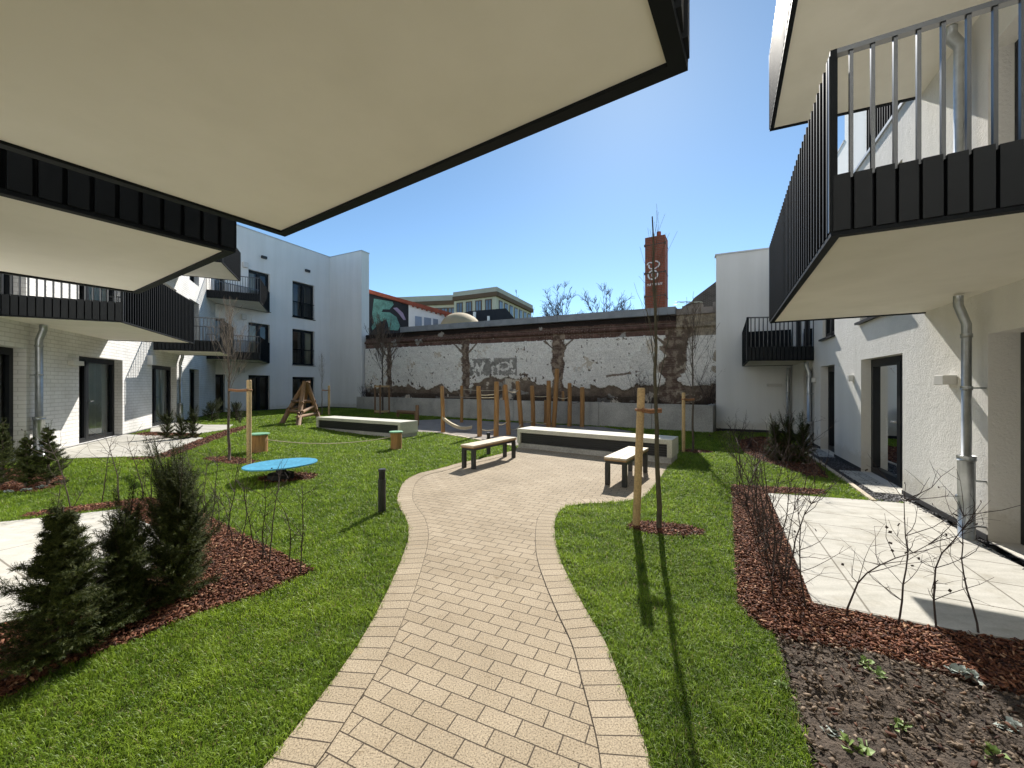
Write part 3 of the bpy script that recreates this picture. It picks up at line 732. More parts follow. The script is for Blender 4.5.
# ------------------------------------------------------------------ grass, chips, pebbles
court = [LL.at(-6, .1), LL.at(T_LW, .1), LW.at(sE, .05), PW[1], LC.at(19.4, .05), LC.at(0, .05), (7.3, 13.5), LB.at(0, .1), LR.at(2, .05), LR.at(-6, .05), (3, -1.5), (-6, -1.5)]
P1 = [(-6.95, 13.66), (-3.39, 11.67), (-2.99, 12.24), (-6.55, 14.23)]
P2 = [pl_a, pl_b, (pl_b[0]+.38, pl_b[1]+.58), (pl_a[0]+.38, pl_a[1]+.58)]
excl = [path_poly, tA, tB, tC, tD, soil, gv, gv2, play, P1, P2]+beds
def grass():
    X, Y, HH, WW = [], [], [], []
    edges_ = list(np.arange(1.2, 8, .4))+list(np.arange(8, 24, 1.0))
    for y0 in edges_:
        st = .4 if y0 < 8 else 1.0; den = 15000*min(1, (2.3/max(y0, .1))**1.35); xr = 1.5*(y0+st)+.3; n = int(den*2*xr*st)
        x = rng.uniform(-xr, xr, n); y = rng.uniform(y0, y0+st, n)
        k = inside(court, x, y); jx, jy = rng.normal(0, .012, n), rng.normal(0, .012, n)
        for p in excl:
            w = np.where(k)[0]; k[w] &= ~inside(p, x[w]+jx[w], y[w]+jy[w])
        x, y = x[k], y[k]; X.append(x); Y.append(y)
    x = np.concatenate(X); y = np.concatenate(Y); n = len(x); print('blades', n)
    zz = np.interp(x, KN, KZ)
    tuft = np.array([mn.noise(Vector((a*5, b*5, 0)))+.6*mn.noise(Vector((a*17, b*17, 3))) for a, b in zip(x, y)])
    sz = np.maximum(1, (y/3.0)**.45)
    h = (.036+.017*tuft)*rng.uniform(.7, 1.3, n)*np.minimum(sz, 1.35); w = .0019*rng.uniform(.7, 1.4, n)*np.maximum(1, (y/2.6)**.85)
    az = rng.uniform(0, 2*np.pi, n); lean = rng.uniform(.3, 1.25, n); fa = az+np.pi/2+rng.uniform(-.6, .6, n)
    wx, wy = np.cos(fa)*w, np.sin(fa)*w; dx, dy = np.cos(az)*h*lean, np.sin(az)*h*lean
    V = np.zeros((n, 5, 3)); V[:, 0] = np.stack([x-wx, y-wy, zz], 1); V[:, 1] = np.stack([x+wx, y+wy, zz], 1)
    V[:, 2] = np.stack([x+wx*.8+dx*.35, y+wy*.8+dy*.35, zz+h*.62], 1); V[:, 3] = np.stack([x-wx*.8+dx*.35, y-wy*.8+dy*.35, zz+h*.62], 1)
    V[:, 4] = np.stack([x+dx, y+dy, zz+h*np.sqrt(np.maximum(.12, 1-.55*lean**2))], 1)
    i = np.arange(n)*5; q = np.stack([i, i+1, i+2, i+3], 1); t = np.stack([i+3, i+2, i+4], 1)
    mixv = np.clip(.5+.45*tuft+rng.normal(0, .22, n), 0, 1)[:, None]
    c = np.array([.082, .165, .010])*(1-mixv)+np.array([.285, .40, .042])*mixv
    pt_ = np.array([mn.noise(Vector((a*.9, b*.9, 9))) for a, b in zip(x, y)])[:, None]; c = c*(1+.22*pt_)*np.array([1, 1, 1])+np.clip(pt_, 0, 1)*np.array([.03, .02, 0])
    dry = rng.random(n) < .02+.04*np.clip(pt_[:, 0], 0, 1); c[dry] = np.array([.33, .29, .12])
    o = raw_mesh('lawn_grass', V.reshape(-1, 3), q, M['blade'], np.repeat(c, 5, 0), tris=t, kind='stuff')
    tag(o, 'short fresh green turf covering the courtyard around the paver path', 'grass', kind='stuff')
grass()
def boxes_arr(x, y, z, L, W, T, rz, tilt, roll):
    n = len(x); c = np.array([[-1, -1, -1], [1, -.8, -1], [1, .8, -1], [-1, 1, -1], [-.9, -.8, 1], [.9, -1, 1], [1, 1, 1], [-1, .8, 1]], float)
    V = c[None]*np.stack([L, W, T], 1)[:, None]/2
    V += rng.normal(0, .12, V.shape)*np.stack([L*.4, W, T], 1)[:, None]/2
    def rot(V, a, i, j):
        ca, sa = np.cos(a)[:, None], np.sin(a)[:, None]; p, q = V[:, :, i].copy(), V[:, :, j].copy()
        V[:, :, i] = p*ca-q*sa; V[:, :, j] = p*sa+q*ca
    rot(V, roll, 1, 2); rot(V, tilt, 0, 2); rot(V, rz, 0, 1)
    V += np.stack([x, y, z], 1)[:, None]
    f = np.array([(3, 2, 1, 0), (4, 5, 6, 7), (0, 1, 5, 4), (1, 2, 6, 5), (2, 3, 7, 6), (3, 0, 4, 7)])
    return V.reshape(-1, 3), (f[None]+(np.arange(n)*8)[:, None, None]).reshape(-1, 4)
def scatter(poly, den):
    px = [p[0] for p in poly]; py = [p[1] for p in poly]; n = int(den*(max(px)-min(px))*(max(py)-min(py)))
    x = rng.uniform(min(px), max(px), n); y = rng.uniform(min(py), max(py), n); k = inside(poly, x, y); return x[k], y[k]
xs_, ys_ = [], []
for p in beds:
    cy = np.mean([q[1] for q in p]); x, y = scatter(p, 6200 if cy < 5 else 1500 if cy < 8 else 900); xs_.append(x); ys_.append(y)
x, y = scatter(soil, 230); xs_.append(x); ys_.append(y)
x = np.concatenate(xs_); y = np.concatenate(ys_); n = len(x)
L = rng.uniform(.010, .040, n)*np.maximum(1, (y/5)**.5); V, Q = boxes_arr(x, y, np.interp(x, KN, KZ)+rng.uniform(.008, .035, n)+np.where(inside(soil, x, y), .015, 0), L, L*rng.uniform(.18, .45, n), rng.uniform(.003, .009, n), rng.uniform(0, 6.28, n), rng.normal(0, .35, n), rng.normal(0, .5, n))
pal = 1.05*np.array([(.15, .055, .028), (.085, .032, .019), (.22, .095, .05), (.05, .022, .015), (.36, .21, .12)]); c = pal[rng.choice(5, n, p=[.36, .28, .2, .11, .05])]*rng.uniform(.75, 1.25, (n, 1))
c[inside(soil, x, y)] *= .42
tag(raw_mesh('mulch_chips', V, Q, M['chip'], np.repeat(c, 8, 0), kind='stuff'), 'loose reddish brown bark mulch chips covering the planting beds', 'mulch', kind='stuff')
xa_, ya_ = scatter(gv, 3200); xb_, yb_ = scatter(gv2, 3600); x = np.concatenate([xa_, xb_]); y = np.concatenate([ya_, yb_]); n = len(x); L = rng.uniform(.012, .035, n)
V, Q = boxes_arr(x, y, rng.uniform(.008, .022, n), L, L*.8, L*.6, rng.uniform(0, 6.28, n), rng.normal(0, .6, n), rng.normal(0, .6, n))
c = np.array([.05, .05, .053])*rng.uniform(.4, 2.4, (n, 1)); tag(raw_mesh('gravel_stones', V, Q, M['chip'], np.repeat(c, 8, 0), kind='stuff'), 'dark grey gravel strip along the foot of the rough white wall', 'gravel', kind='stuff')
x, y = scatter(soil, 2600); n = len(x); L = .004+.02*rng.random(n)**3
V, Q = boxes_arr(x, y, rng.uniform(.015, .045, n), L*1.3, L*.7, L*.4, rng.uniform(0, 6.28, n), rng.normal(0, .5, n), rng.normal(0, .5, n))
c = np.array([.13, .096, .068])*rng.uniform(.4, 2.0, (n, 1)); tag(raw_mesh('soil_crumbs', V, Q, M['chip'], np.repeat(c, 8, 0), kind='stuff'), 'crumbs and small clods strewn over the bare brown soil', 'soil', kind='stuff')

# ------------------------------------------------------------------ plants
def yew(name, loc, h, rad, label, upright=.5, nb=70, seed=1, group=None):
    r = np.random.default_rng(seed); root = empty(name, loc, label, 'conifer', group)
    tb = MB(); tb.tube([(0, 0, -.02), (.01, 0, h*.5), (0, .01, h*.93)], [.022, .014, .004], 6)
    V, Q, Cc = [], [], []
    def shoot(p, d, ln, nn_):
        st = np.linspace(.08, 1, nn_)
        for s in st:
            q = p+d*ln*s+np.array([0, 0, .14*ln*s*s*upright])
            for sd in (0, 1):
                w = r.normal(0, 1, 3); w -= d*w.dot(d); w /= np.linalg.norm(w)+1e-6
                nd = d*.55+w*.85; nd /= np.linalg.norm(nd); l = r.uniform(.012, .024); side = np.cross(nd, w); side /= np.linalg.norm(side)+1e-6; side *= .0016
                i = len(V); V.extend([q-side, q+side, q+nd*l+side*.5, q+nd*l-side*.5]); Q.append((i, i+1, i+2, i+3))
                m = r.uniform(0, 1)**2; c = np.array([.022, .034, .008])*(1-m)+np.array([.085, .095, .022])*m; Cc.extend([c]*4)
    for b in range(nb):
        z = h*(.04+.9*(b/nb)**.9); az = b*2.4+r.normal(0, .3); prof = (1-(z/h))**.95*(.75+.25*min(1, z/h*6))
        ln = max(.07, rad*prof*r.uniform(.7, 1.2)); el = upright*1.15+.25*(z/h)+r.normal(0, .15)
        d = np.array([math.cos(az)*math.cos(el), math.sin(az)*math.cos(el), math.sin(el)]); p = np.array([0, 0, z*.92])
        if upright > .6:
            f = b/nb; z = h*.66*f; el = .3+1.0*f**.8+r.normal(0, .13); prof = rad*(1.08-.62*f)*r.uniform(.7, 1.15)
            ln = max(.08, min(prof/max(.1, math.cos(el)), (h-z)*r.uniform(.8, 1.0)/math.sin(max(.3, el))))
            d = np.array([math.cos(az)*math.cos(el), math.sin(az)*math.cos(el), math.sin(el)]); p = np.array([0, 0, z])
        ln *= 1.38 if r.random() < .14 else r.uniform(.8, 1.0)
        tip = p+d*ln; tb.tube([tuple(p), tuple(p+d*ln*.5), tuple(tip+np.array([0, 0, .1*ln*upright]))], [.006, .004, .0015], 4, cap=False)
        shoot(p, d, ln, int(14+ln*150))
        for s in np.arange(.15, .98, .07):
            for sd in (-1, 1):
                a2 = az+sd*r.uniform(.5, .95); e2 = el*.8+r.normal(0, .25); d2 = np.array([math.cos(a2)*math.cos(e2), math.sin(a2)*math.cos(e2), math.sin(e2)])
                q = p+d*ln*s; l2 = ln*(1.05-s)*r.uniform(.35, .6)+.02; shoot(q, d2, l2, int(4+l2*120))
    for k in range(4):           # leaders
        a = r.uniform(0, 6.28); e = r.uniform(1.3, 1.54); shoot(np.array([0, 0, h*.78]), np.array([math.cos(a)*math.cos(e), math.sin(a)*math.cos(e), math.sin(e)]), h*r.uniform(.16, .27), 45)
    tb.v = [tuple(np.array(q)+np.array(loc)) for q in tb.v]; tb.build('trunk', M['bark'], root)
    raw_mesh('crown', np.array(V)+np.array(loc), Q, M['needle'], np.array(Cc), org=loc, parent=root)
    return root
def at_g(x, y): return (x, y, gz(x))
yew('yew_bush', at_g(-2.60, 2.22), .97, .37, 'widest feathery dark yew bush in front of the pale terrace, in the nearest bed', .3, 120, 3)
yew('yew_bush', at_g(-2.62, 2.6), .82, .19, 'small dense dark yew bush between the wide one and the tall upright one', .75, 90, 4)
yew('yew_bush', at_g(-2.52, 2.9), 1.04, .245, 'tallest upright dark yew bush beside the open bark mulch', .85, 120, 5)
p1 = yew('yew_bush', at_g(*G(48, 486)), .95, .34, 'broad yew bush nearest the zinc downpipe of the brick wall', .4, 60, 6)
yew('yew_bush', at_g(*G(26, 488)), .8, .24, 'short yew bush in the middle of the trio by the brick wall', .4, 45, 7)
yew('yew_bush', at_g(*G(2, 486)), 1.0, .36, 'yew bush cut by the picture edge beside the brick wall', .5, 55, 8)
for i, (u, v, h) in enumerate(((167, 439, .72), (181, 440, .62), (193, 438.5, .76))):
    yew('yew_bush', at_g(*G(u, v)), h, .2, ('bushy little yew next to the second brick wall door', 'smallest yew of three between the two far terraces', 'yew of three between far terraces nearest the lawn')[i], .75, 34, 20+i)
for i, (u, v, h, l) in enumerate(((775, 461, 1.0, 'yew with brownish tips next to the lawn in the shaded bed'), (788, 462, 1.05, 'dark yew in the middle of the shaded bed at the corner'), (803, 464, 1.05, 'dark yew by the gravel kerb in the shaded bed'))):
    yew('yew_bush', at_g(*G(u, v)), h*.92, .2, l, .85, 42, 30+i)
for i, (u, v, h) in enumerate(((212, 421.5, .8), (236, 421, .8))):
    yew('yew_bush', at_g(*G(u, v)), h, .4, ('dark yew before the narrow corner door under the balconies', 'dark yew before the wing door behind the staked tree')[i], .7, 30, 40+i)

def twiggy(mb, base, h, seed, r0=.006, side=6, leaves=None, wig=.075, lean=.12):
    r = random.Random(seed); p = Vector(base); d = Vector((r.uniform(-lean, lean), r.uniform(-lean, lean), 1)); pts = [p.copy()]; n = 9
    for i in range(n):
        d = (d+Vector((r.uniform(-1, 1), r.uniform(-1, 1), 0))*wig*2.2); d.z = max(d.z, .7); d.normalize(); p = p+d*h/n; pts.append(p.copy())
    mb.tube(pts, [r0*(1-.8*i/n) for i in range(n+1)], 5)
    for s in range(side):
        i = r.randint(2, n-1); q = pts[i]; a = r.uniform(0, 6.28); l = h*r.uniform(.12, .42); dd = Vector((math.cos(a), math.sin(a), r.uniform(.3, 1.1))).normalized(); sp = [q.copy()]
        for j in range(4):
            dd = (dd+Vector((r.uniform(-.3, .3), r.uniform(-.3, .3), r.uniform(-.1, .35)))).normalized(); q = q+dd*l/4; sp.append(q.copy())
        mb.tube(sp, [r0*.42*(1-.17*j) for j in range(5)], 4, cap=False)
        for j in range(r.randint(1, 3)):
            q2 = sp[r.randint(1, 4)]; e = Vector((r.uniform(-1, 1), r.uniform(-1, 1), r.uniform(-.2, 1))).normalized()*h*r.uniform(.05, .14)
            mb.tube([q2, q2+e*.5+Vector((0, 0, .004)), q2+e], [r0*.2, r0*.16, r0*.1], 3, cap=False)
            if leaves is not None and r.random() < leaves:
                k = q2+e; w = Vector((r.uniform(-1, 1), r.uniform(-1, 1), r.uniform(-1, 1))).normalized()*.012; u_ = e.normalized()*.022
                mb.mesh([k, k+u_*.5+w, k+u_, k+u_*.5-w], [(0, 1, 2, 3)], 1)
    for i in range(3, n+1):      # buds
        if r.random() < .6:
            k = pts[i]+Vector((r.uniform(-1, 1), r.uniform(-1, 1), 0))*.006; mb.tube([k, k+Vector((0, 0, .012))], [.004, .001], 4)
variants = []
def sapling(loc, h, vi, label, group, rz):
    key = vi
    while len(variants) <= vi: variants.append(None)
    if variants[vi] is None:
        mb = MB(); twiggy(mb, (0, 0, -.02), .98, 100+vi, .0078, 5+vi % 4*2, leaves=.12 if vi % 2 else 0)
        if vi % 3 == 0: twiggy(mb, (.01, .0, -.02), .6, 300+vi, .005, 4, lean=.35)
        o = mb.build('hedge_sapling', [M['twig'], M['leafd']], org=(0, 0, 0)); variants[vi] = o
    else:
        o = variants[vi].copy(); COL.objects.link(o)
    o.location = loc; o.rotation_euler = (0, 0, rz); o.scale = (h/.9,)*3; tag(o, label, 'sapling', group)
gA = 'bare saplings planted in the mulch strip by the nearest terrace'
for i, (u, v, h) in enumerate(((211, 530, .85), (219, 534, .7), (226, 538, .85), (232, 546, .62), (240, 548, .66), (255, 551, .72), (261, 562, .78), (269, 567, .82), (288, 568, .7), (300, 576, .78),
        (71, 509, .9), (101.5, 503.5, .85), (118, 505, .95), (143.5, 500.5, .9), (151, 501, .8), (157, 502, .85), (164, 500, .9), (172, 504, .8), (181, 506, .85), (190, 509, .8), (198, 513, .85), (206, 519, .8), (56, 512, .6))):
    x, y = G(u, v); sapling((x, y, gz(x)), h, i % 7, 'bare dark hedge sapling standing in the mulch strip beside the yews', gA, i*1.7)
gB = 'bare saplings planted round the terrace below the rough white wall'
lB = 'bare dark hedge sapling in the crowded mulch strip between lawn and pale terrace'
for i in range(17):
    f = i/16; u = 742+f*40+random.uniform(-6, 9); v = 494+f*100+random.uniform(-3, 3)
    x, y = G(u, v); sapling((x, y, 0), random.uniform(.7, 1.0), (i*3) % 7, lB, gB, i*2.1)
for i, (u, v) in enumerate(((752, 489), (764, 490), (776, 491), (790, 492), (803, 493), (815, 493.5))):
    x, y = G(u, v); sapling((x, y, 0), random.uniform(.5, .8), i % 7, lB, gB, i*1.3)
big = ('thin bare sapling at the inner corner of the terrace mulch', 'forked bare sapling with a crooked stem by the terrace edge', 'slender bare sapling with long side twigs at the terrace edge', 'tall bare sapling with few bent side twigs above the soil', 'bare sapling still holding a few dry leaves', 'leaning bare sapling nearest the balcony shadow on the terrace')
for i, (u, v, h) in enumerate(((775, 606, .9), (806, 612, .85), (846.6, 620, .9), (897, 629, .95), (937, 633, .9), (979, 638, .82))):
    mb = MB(); x, y = G(u, v); twiggy(mb, (x, y, -.01), h*1.05, 540+i*7, .0066, 12, leaves=.45 if i in (2, 4) else .06, wig=.09, lean=.04)
    tag(mb.build('hedge_sapling', [M['twig'], M['leafd']], org=(x, y, 0)), big[i], 'sapling', gB)
def shrub(u, v, h, n, label, mat='twig', spread=.5):
    x, y = G(u, v); mb = MB()
    for i in range(n): twiggy(mb, (x+random.uniform(-.12, .12), y+random.uniform(-.12, .12), gz(x)), h*random.uniform(.6, 1.1), 700+i+int(u), .008, 5, lean=spread)
    tag(mb.build('bare_shrub', [M[mat], M['leafd']], org=(x, y, gz(x))), label, 'shrub')
shrub(737, 443, .95, 9, 'bare purple brown shrub in front of the low white block')
shrub(752, 449, .6, 7, 'low bare shrub beside the purple brown one')
shrub(785, 466, 1.0, 9, 'tangle of bare arching twigs among the shaded yews')
shrub(240, 424, .7, 8, 'bare shrub by the wing door behind the lawn', spread=.4)
shrub(818, 474, .7, 5, 'bare shrub growing by the gravel kerb')
def rosette(u, v, n, s, mat, label, name='ground_plant', cat='plant'):
    x, y = G(u, v); mb = MB(); r = random.Random(int(u*7+v))
    for i in range(n):
        a = r.uniform(0, 6.28); e = r.uniform(.2, 1.2); l = s*r.uniform(.6, 1.2); d = Vector((math.cos(a)*math.cos(e), math.sin(a)*math.cos(e), math.sin(e))); w = Vector((-d.y, d.x, 0)).normalized()*l*.28
        b = Vector((x+r.uniform(-s, s)*.6, y+r.uniform(-s, s)*.6, gz(x)+.02)); m_ = b+d*l*.55
        mb.mesh([b, m_+w+Vector((0, 0, .004)), b+d*l-Vector((0, 0, l*.2)), m_-w, m_], [(0, 1, 4), (0, 4, 3), (1, 2, 4), (4, 2, 3)])
    tag(mb.build(name, M[mat], org=(x, y, gz(x))), label, cat)
rosette(866, 668, 16, .045, 'leafg', 'yellow green seedling at the mulch edge on the soil')
rosette(876, 680, 22, .05, 'leafg', 'spreading green ground plant in the middle of the soil')
rosette(898, 731, 14, .05, 'leafg', 'single leafy green plant on the bare soil')
rosette(853, 755, 22, .06, 'leafg', 'large leaved green plant at the bottom edge on soil')
rosette(835, 742, 12, .045, 'silver', 'grey green tuft at the lawn side of the soil')
rosette(965, 680, 30, .06, 'silver', 'silvery rosette plant beside the balcony shadow on soil')
rosette(1012, 735, 20, .05, 'silver', 'silvery plant in the shadow at the picture edge')
rosette(992, 760, 14, .05, 'leafg', 'light green plant near the bottom corner on soil')
rosette(780, 690, 10, .035, 'leafg', 'tiny green sprout where the lawn meets the soil')
rosette(26, 492, 60, .05, 'silver', 'silver leaved plant under the short yew by the lawn')
rosette(42, 489, 60, .05, 'silver', 'silver leaved plant under the broad yew by the lawn')
rosette(9, 494, 26, .05, 'silver', 'silver leaved plant at the picture edge by the lawn')

def tube_tree(mb, p, d, l, r, depth, rnd, k=5, up=.15, spread=.7, ratio=.72, seg=4, mi=0, nb=(2, 3), tmin=.35, rmin=.0012):
    pts = [p.copy()]; q = p.copy(); dd = d.copy()
    for i in range(seg):
        dd = (dd+Vector((rnd.uniform(-1, 1), rnd.uniform(-1, 1), rnd.uniform(-.3, .6)))*.13+Vector((0, 0, up*.3))).normalized(); q = q+dd*l/seg; pts.append(q.copy())
    mb.tube(pts, [max(rmin, r*(1-.5*i/seg)) for i in range(seg+1)], k, cap=False, mi=mi)
    if depth == 0: return
    for b in range(rnd.randint(*nb)+1):
        i = min(seg, max(1, int(seg*rnd.uniform(tmin, 1.05)))) if b else seg; a = rnd.uniform(0, 6.28); ax_ = dd.orthogonal().normalized(); ax_ = ax_*math.cos(a)+dd.cross(ax_)*math.sin(a)
        nd = (dd+ax_*rnd.uniform(.4, 1)*spread+Vector((0, 0, up))).normalized()
        tube_tree(mb, pts[i], nd, l*ratio*rnd.uniform(.7, 1.15), max(r*.56*(1-.3*i/seg), rmin), depth-1, rnd, max(3, k-1), up, spread, ratio, max(2, seg-1), mi, nb, tmin, rmin)
def far_tree(u, Y, vtop, wpx, label, seed, mat='bark', depth=5):
    x, y = at(u, Y); ztop = Zv(vtop, Y); root = empty('bare_tree', (x, y, 0), label, 'tree'); rnd = random.Random(seed)
    tb = MB(); tb.tube([(x, y, 0), (x+.1, y, ztop*.3), (x, y, ztop*.45)], [.28, .22, .17], 8); tb.build('trunk', M[mat], root)
    cb = MB(); w = wpx/F*Y; rm = .016*Y/48
    for i in range(30):
        while True:
            q = Vector((rnd.uniform(-1, 1), rnd.uniform(-1, 1), rnd.uniform(-.75, 1)))
            if .45 < q.length < 1: break
        tg = Vector((x+q.x*w*.6, y+q.y*w*.45, ztop*(.70+.29*q.z))); st = Vector((x+rnd.uniform(-.1, .1), y, ztop*rnd.uniform(.33, .46))); md = st.lerp(tg, .5)+Vector((-(tg.x-x)*.16, 0, ztop*.045)); P = []
        for j in range(9): t = j/8; P.append(st*(1-t)**2+md*2*t*(1-t)+tg*t*t+Vector((rnd.uniform(-1, 1), rnd.uniform(-1, 1), rnd.uniform(-1, 1)))*.07*(0 < j))
        cb.tube(P, [max(rm, .085*(1-t/8)) for t in range(9)], 4, cap=False)
        for j in range(22):
            k = rnd.randint(3, 8); d = ((P[k]-P[k-1]).normalized()+Vector((rnd.uniform(-1, 1), rnd.uniform(-1, 1), rnd.uniform(-.5, .9)))*.85).normalized()
            tube_tree(cb, P[k], d, w*rnd.uniform(.08, .15), .028, 1, rnd, 3, .05, 1.0, .7, 3, nb=(1, 3), rmin=rm)
    cb.build('crown', M[mat], root)
far_tree(560, 48, 283, 42, 'bare tree behind the old wall beside the beige building', 1)
far_tree(607, 46, 282, 48, 'bare tree behind the old wall closest to the brick chimney', 2)
far_tree(521, 80, 288, 22, 'faint bare tree beyond the corner of the beige building', 3, depth=4)
# young staked trees
def young(name, base, top, label, nbr, mat, first=.35, seed=1, r0=.03, bl=.45, spread=.55, twl=2, lean=(0, 0), ratio=.6, tmat=None, rmin=.0014):
    root = empty(name, base, label, 'tree'); rnd = random.Random(seed); h = top-base[2]; tb = MB(); pts = []
    for i in range(13): t = i/12; pts.append(Vector((base[0]+lean[0]*t+rnd.uniform(-.012, .012), base[1]+lean[1]*t+rnd.uniform(-.012, .012), base[2]-.02+h*t)))
    tb.tube(pts, [r0*(1-.85*i/12)+.003 for i in range(13)], 8); tb.build('trunk', M[tmat or mat], root, smooth=True)
    cb = MB()
    for i in range(nbr):
        t = first+(1-first)*.92*i/nbr; q = pts[0].lerp(pts[-1], t); a = i*2.4+rnd.uniform(-.4, .4); d = Vector((math.cos(a)*spread, math.sin(a)*spread, 1)).normalized()
        tube_tree(cb, q, d, h*bl*(1.15-t)*rnd.uniform(.7, 1.1), r0*.33*(1.2-t), twl, rnd, 4, .25, .6, ratio, 4, nb=(1, 3), tmin=.2, rmin=rmin)
    cb.build('crown', M[mat], root)
    return root
def stake(base, top, label, tie=None, r=.036, tilt=(0, 0)):
    root = MB(); root.tube([(base[0], base[1], base[2]-.05), (base[0]+tilt[0], base[1]+tilt[1], top-.015), (base[0]+tilt[0], base[1]+tilt[1], top)], [r, r, r*.85], 12)
    o = tag(root.build('tree_stake', M['stake'], org=base, smooth=False), label, 'stake', 'tree stakes')
    if tie:
        tb = MB(); a = Vector((base[0]+tilt[0]*.85, base[1]+tilt[1]*.85, tie[2])); b = Vector(tie)
        for dz in (-.012, .012): tb.tube([a+Vector((0, -r-.006, dz)), a.lerp(b, .5)+Vector((0, -.02, -.015+dz)), b+Vector((.02, -.03, dz))], .014, 6); tb.tube([a+Vector((0, r+.006, dz)), a.lerp(b, .5)+Vector((0, .02, -.015+dz)), b+Vector((.02, .03, dz))], .014, 6)
        tb.tube([a+Vector((r*1.15*math.cos(x), r*1.15*math.sin(x), .0)) for x in np.linspace(0, 6.28, 13)], .016, 6)
        tb.build('tie', M['coco'], o)
    return o
b1 = (*t1, 0); young('young_tree', b1, 3.5, 'tall slim young tree staked in the lawn beside the path', 12, 'bark_t', .42, 11, .028, .34, .24, 1, lean=(-.07, 0))
s1 = (*G(636, 527), 0); stake(s1, 1.58, 'round pine stake tied to the tall slim tree by the path', (t1[0], t1[1], 1.33), .043, (.06, .0))
b2 = (*t2, 0); young('young_tree', b2, 3.5, 'thin young tree on the lawn in front of the concrete planter wall', 17, 'bark', .40, 12, .026, .42, .5, 2, rmin=.0035)
s2 = (*G(683.5, 452), 0); stake(s2, 1.44, 'pine stake beside the thin tree near the planter wall', (t2[0], t2[1], 1.28), .04)
b3 = at_g(*t3); young('young_tree', b3, 3.2, 'young tree with a dense pale twiggy crown in front of the wing', 26, 'bark_l', .46, 13, .026, .38, .46, 3, ratio=.6, tmat='bark')
s3 = at_g(*G(249, 467)); stake(s3, 1.72, 'square cut pine stake standing by the blue disc', (t3[0], t3[1], 1.52), .042)
b4 = at_g(*at(322, 18.8)); young('young_tree', b4, 3.2, 'small pale young tree standing before the wing wall', 16, 'bark_l', .5, 14, .022, .3, .3, 2)
s4 = at_g(*at(329, 18.5)); stake(s4, 1.62, 'thin pine stake beside the log pyramid', (b4[0], b4[1], 1.4), .05)
b5 = at_g(*at(382.5, 20.4)); young('young_tree', b5, 4.9, 'spreading bare young tree with tripod stakes before the old wall', 30, 'bark', .42, 15, .05, .42, .75, 3, rmin=.006)
tr = empty('tree_tripod', b5, 'frame of three pine stakes with slats round the far young tree', 'stake', 'tree stakes')
q5 = [(b5[0]-.36, b5[1]-.1), (b5[0]+.02, b5[1]-.42), (b5[0]+.3, b5[1]+.15)]
for p in q5: mb = MB(); mb.tube([(*p, -.05), (*p, 1.66)], .045, 10); mb.build('stake', M['log2'], tr)
mb = MB()
for i in range(3):
    a, b = v2(q5[i]), v2(q5[(i+1) % 3])
    for z in (1.58, .26): d = (b-a).normalized(); n = Vector((-d.y, d.x))*.04; r = [a-n, b-n, b+n, a+n]; mb.hexa([(w.x, w.y, z-.05) for w in r]+[(w.x, w.y, z+.05) for w in r])
mb.build('slat', M['stake'], tr)

# ------------------------------------------------------------------ furniture and play things
def dirv(a, b): return (v2(b)-v2(a)).normalized()
def bench(p, d, ln, w, label):
    L = Line(p, d, (d[1], -d[0])); L.n = Vector((d[1], -d[0])); o = empty('bench', (*L.at(ln/2, w/2), 0), label, 'bench', 'benches on the paved plaza')
    mb = MB(); nsl = 3
    for i in range(nsl): mb.ob(L, 0, ln, w*i/nsl+.003, w*(i+1)/nsl-.003, .43, .462)
    mb.build('seat', M['seatwood'], o, bevel=.004)
    mb = MB(); mb.ob(L, .002, ln-.002, .004, w-.004, .408, .4295); mb.build('seat_edge', M['seatedge'], o)
    mb = MB(); mb.ob(L, .02, ln-.02, .02, .06, .36, .4075); mb.ob(L, .02, ln-.02, w-.06, w-.02, .36, .4075); mb.ob(L, .02, .06, .0605, w-.0605, .36, .4075); mb.ob(L, ln-.06, ln-.02, .0605, w-.0605, .36, .4075); mb.build('frame', M['metal2'], o)
    for t in (.02, ln-.09):
        for n in (.012, w-.082): mb = MB(); mb.ob(L, t, t+.07, n, n+.07, .01, .4074 if False else .3598); mb.build('leg', M['metal2'], o, bevel=.004)
dB = Vector((.555, .832))
bench(G(460.5, 468.2), dB, 1.5, .33, 'long pale topped bench at the lawn side of the plaza')
bench(G(603.6, 485.5), dB, 1.33, .37, 'pale topped bench standing by the staked tree and slab seat')
def slab_seat(poly, label, zb=0):
    a, b, c, d = [v2(p) for p in poly]; L = Line(a, b-a, a-d); ln = (b-a).length; dp = (d-a).length; L.n = (a-d).normalized()
    o = empty('slab_seat', (*L.at(ln/2, -dp/2), zb), label, 'seat', 'big concrete slab seats')
    mb = MB(); mb.ob(L, 0, ln, -dp, 0, zb+.40, zb+.50); mb.build('seat_slab', M['cream'], o, bevel=.008)
    for t in (0, ln-.10): mb = MB(); mb.ob(L, t, t+.10, -dp, 0, zb+.13, zb+.3995); mb.build('end_block', M['cream'], o, bevel=.006)
    mb = MB()
    for i in range(5): z = zb+.145+i*.05; mb.ob(L, .11, ln-.11, -dp+.05, -.04, z, z+.044)
    mb.ob(L, .105, ln-.105, -dp+.08, -.07, zb+.135, zb+.398); mb.build('slatted_front', M['slat_d'], o)
    mb = MB(); mb.ob(L, .02, ln-.02, -dp+.02, -.03, zb-.02, zb+.1295); mb.build('base', M['concrete'], o)
slab_seat(P2, 'long low concrete slab seat across the back of the plaza')
slab_seat(P1, 'low concrete slab seat on the lawn near the log pyramid')
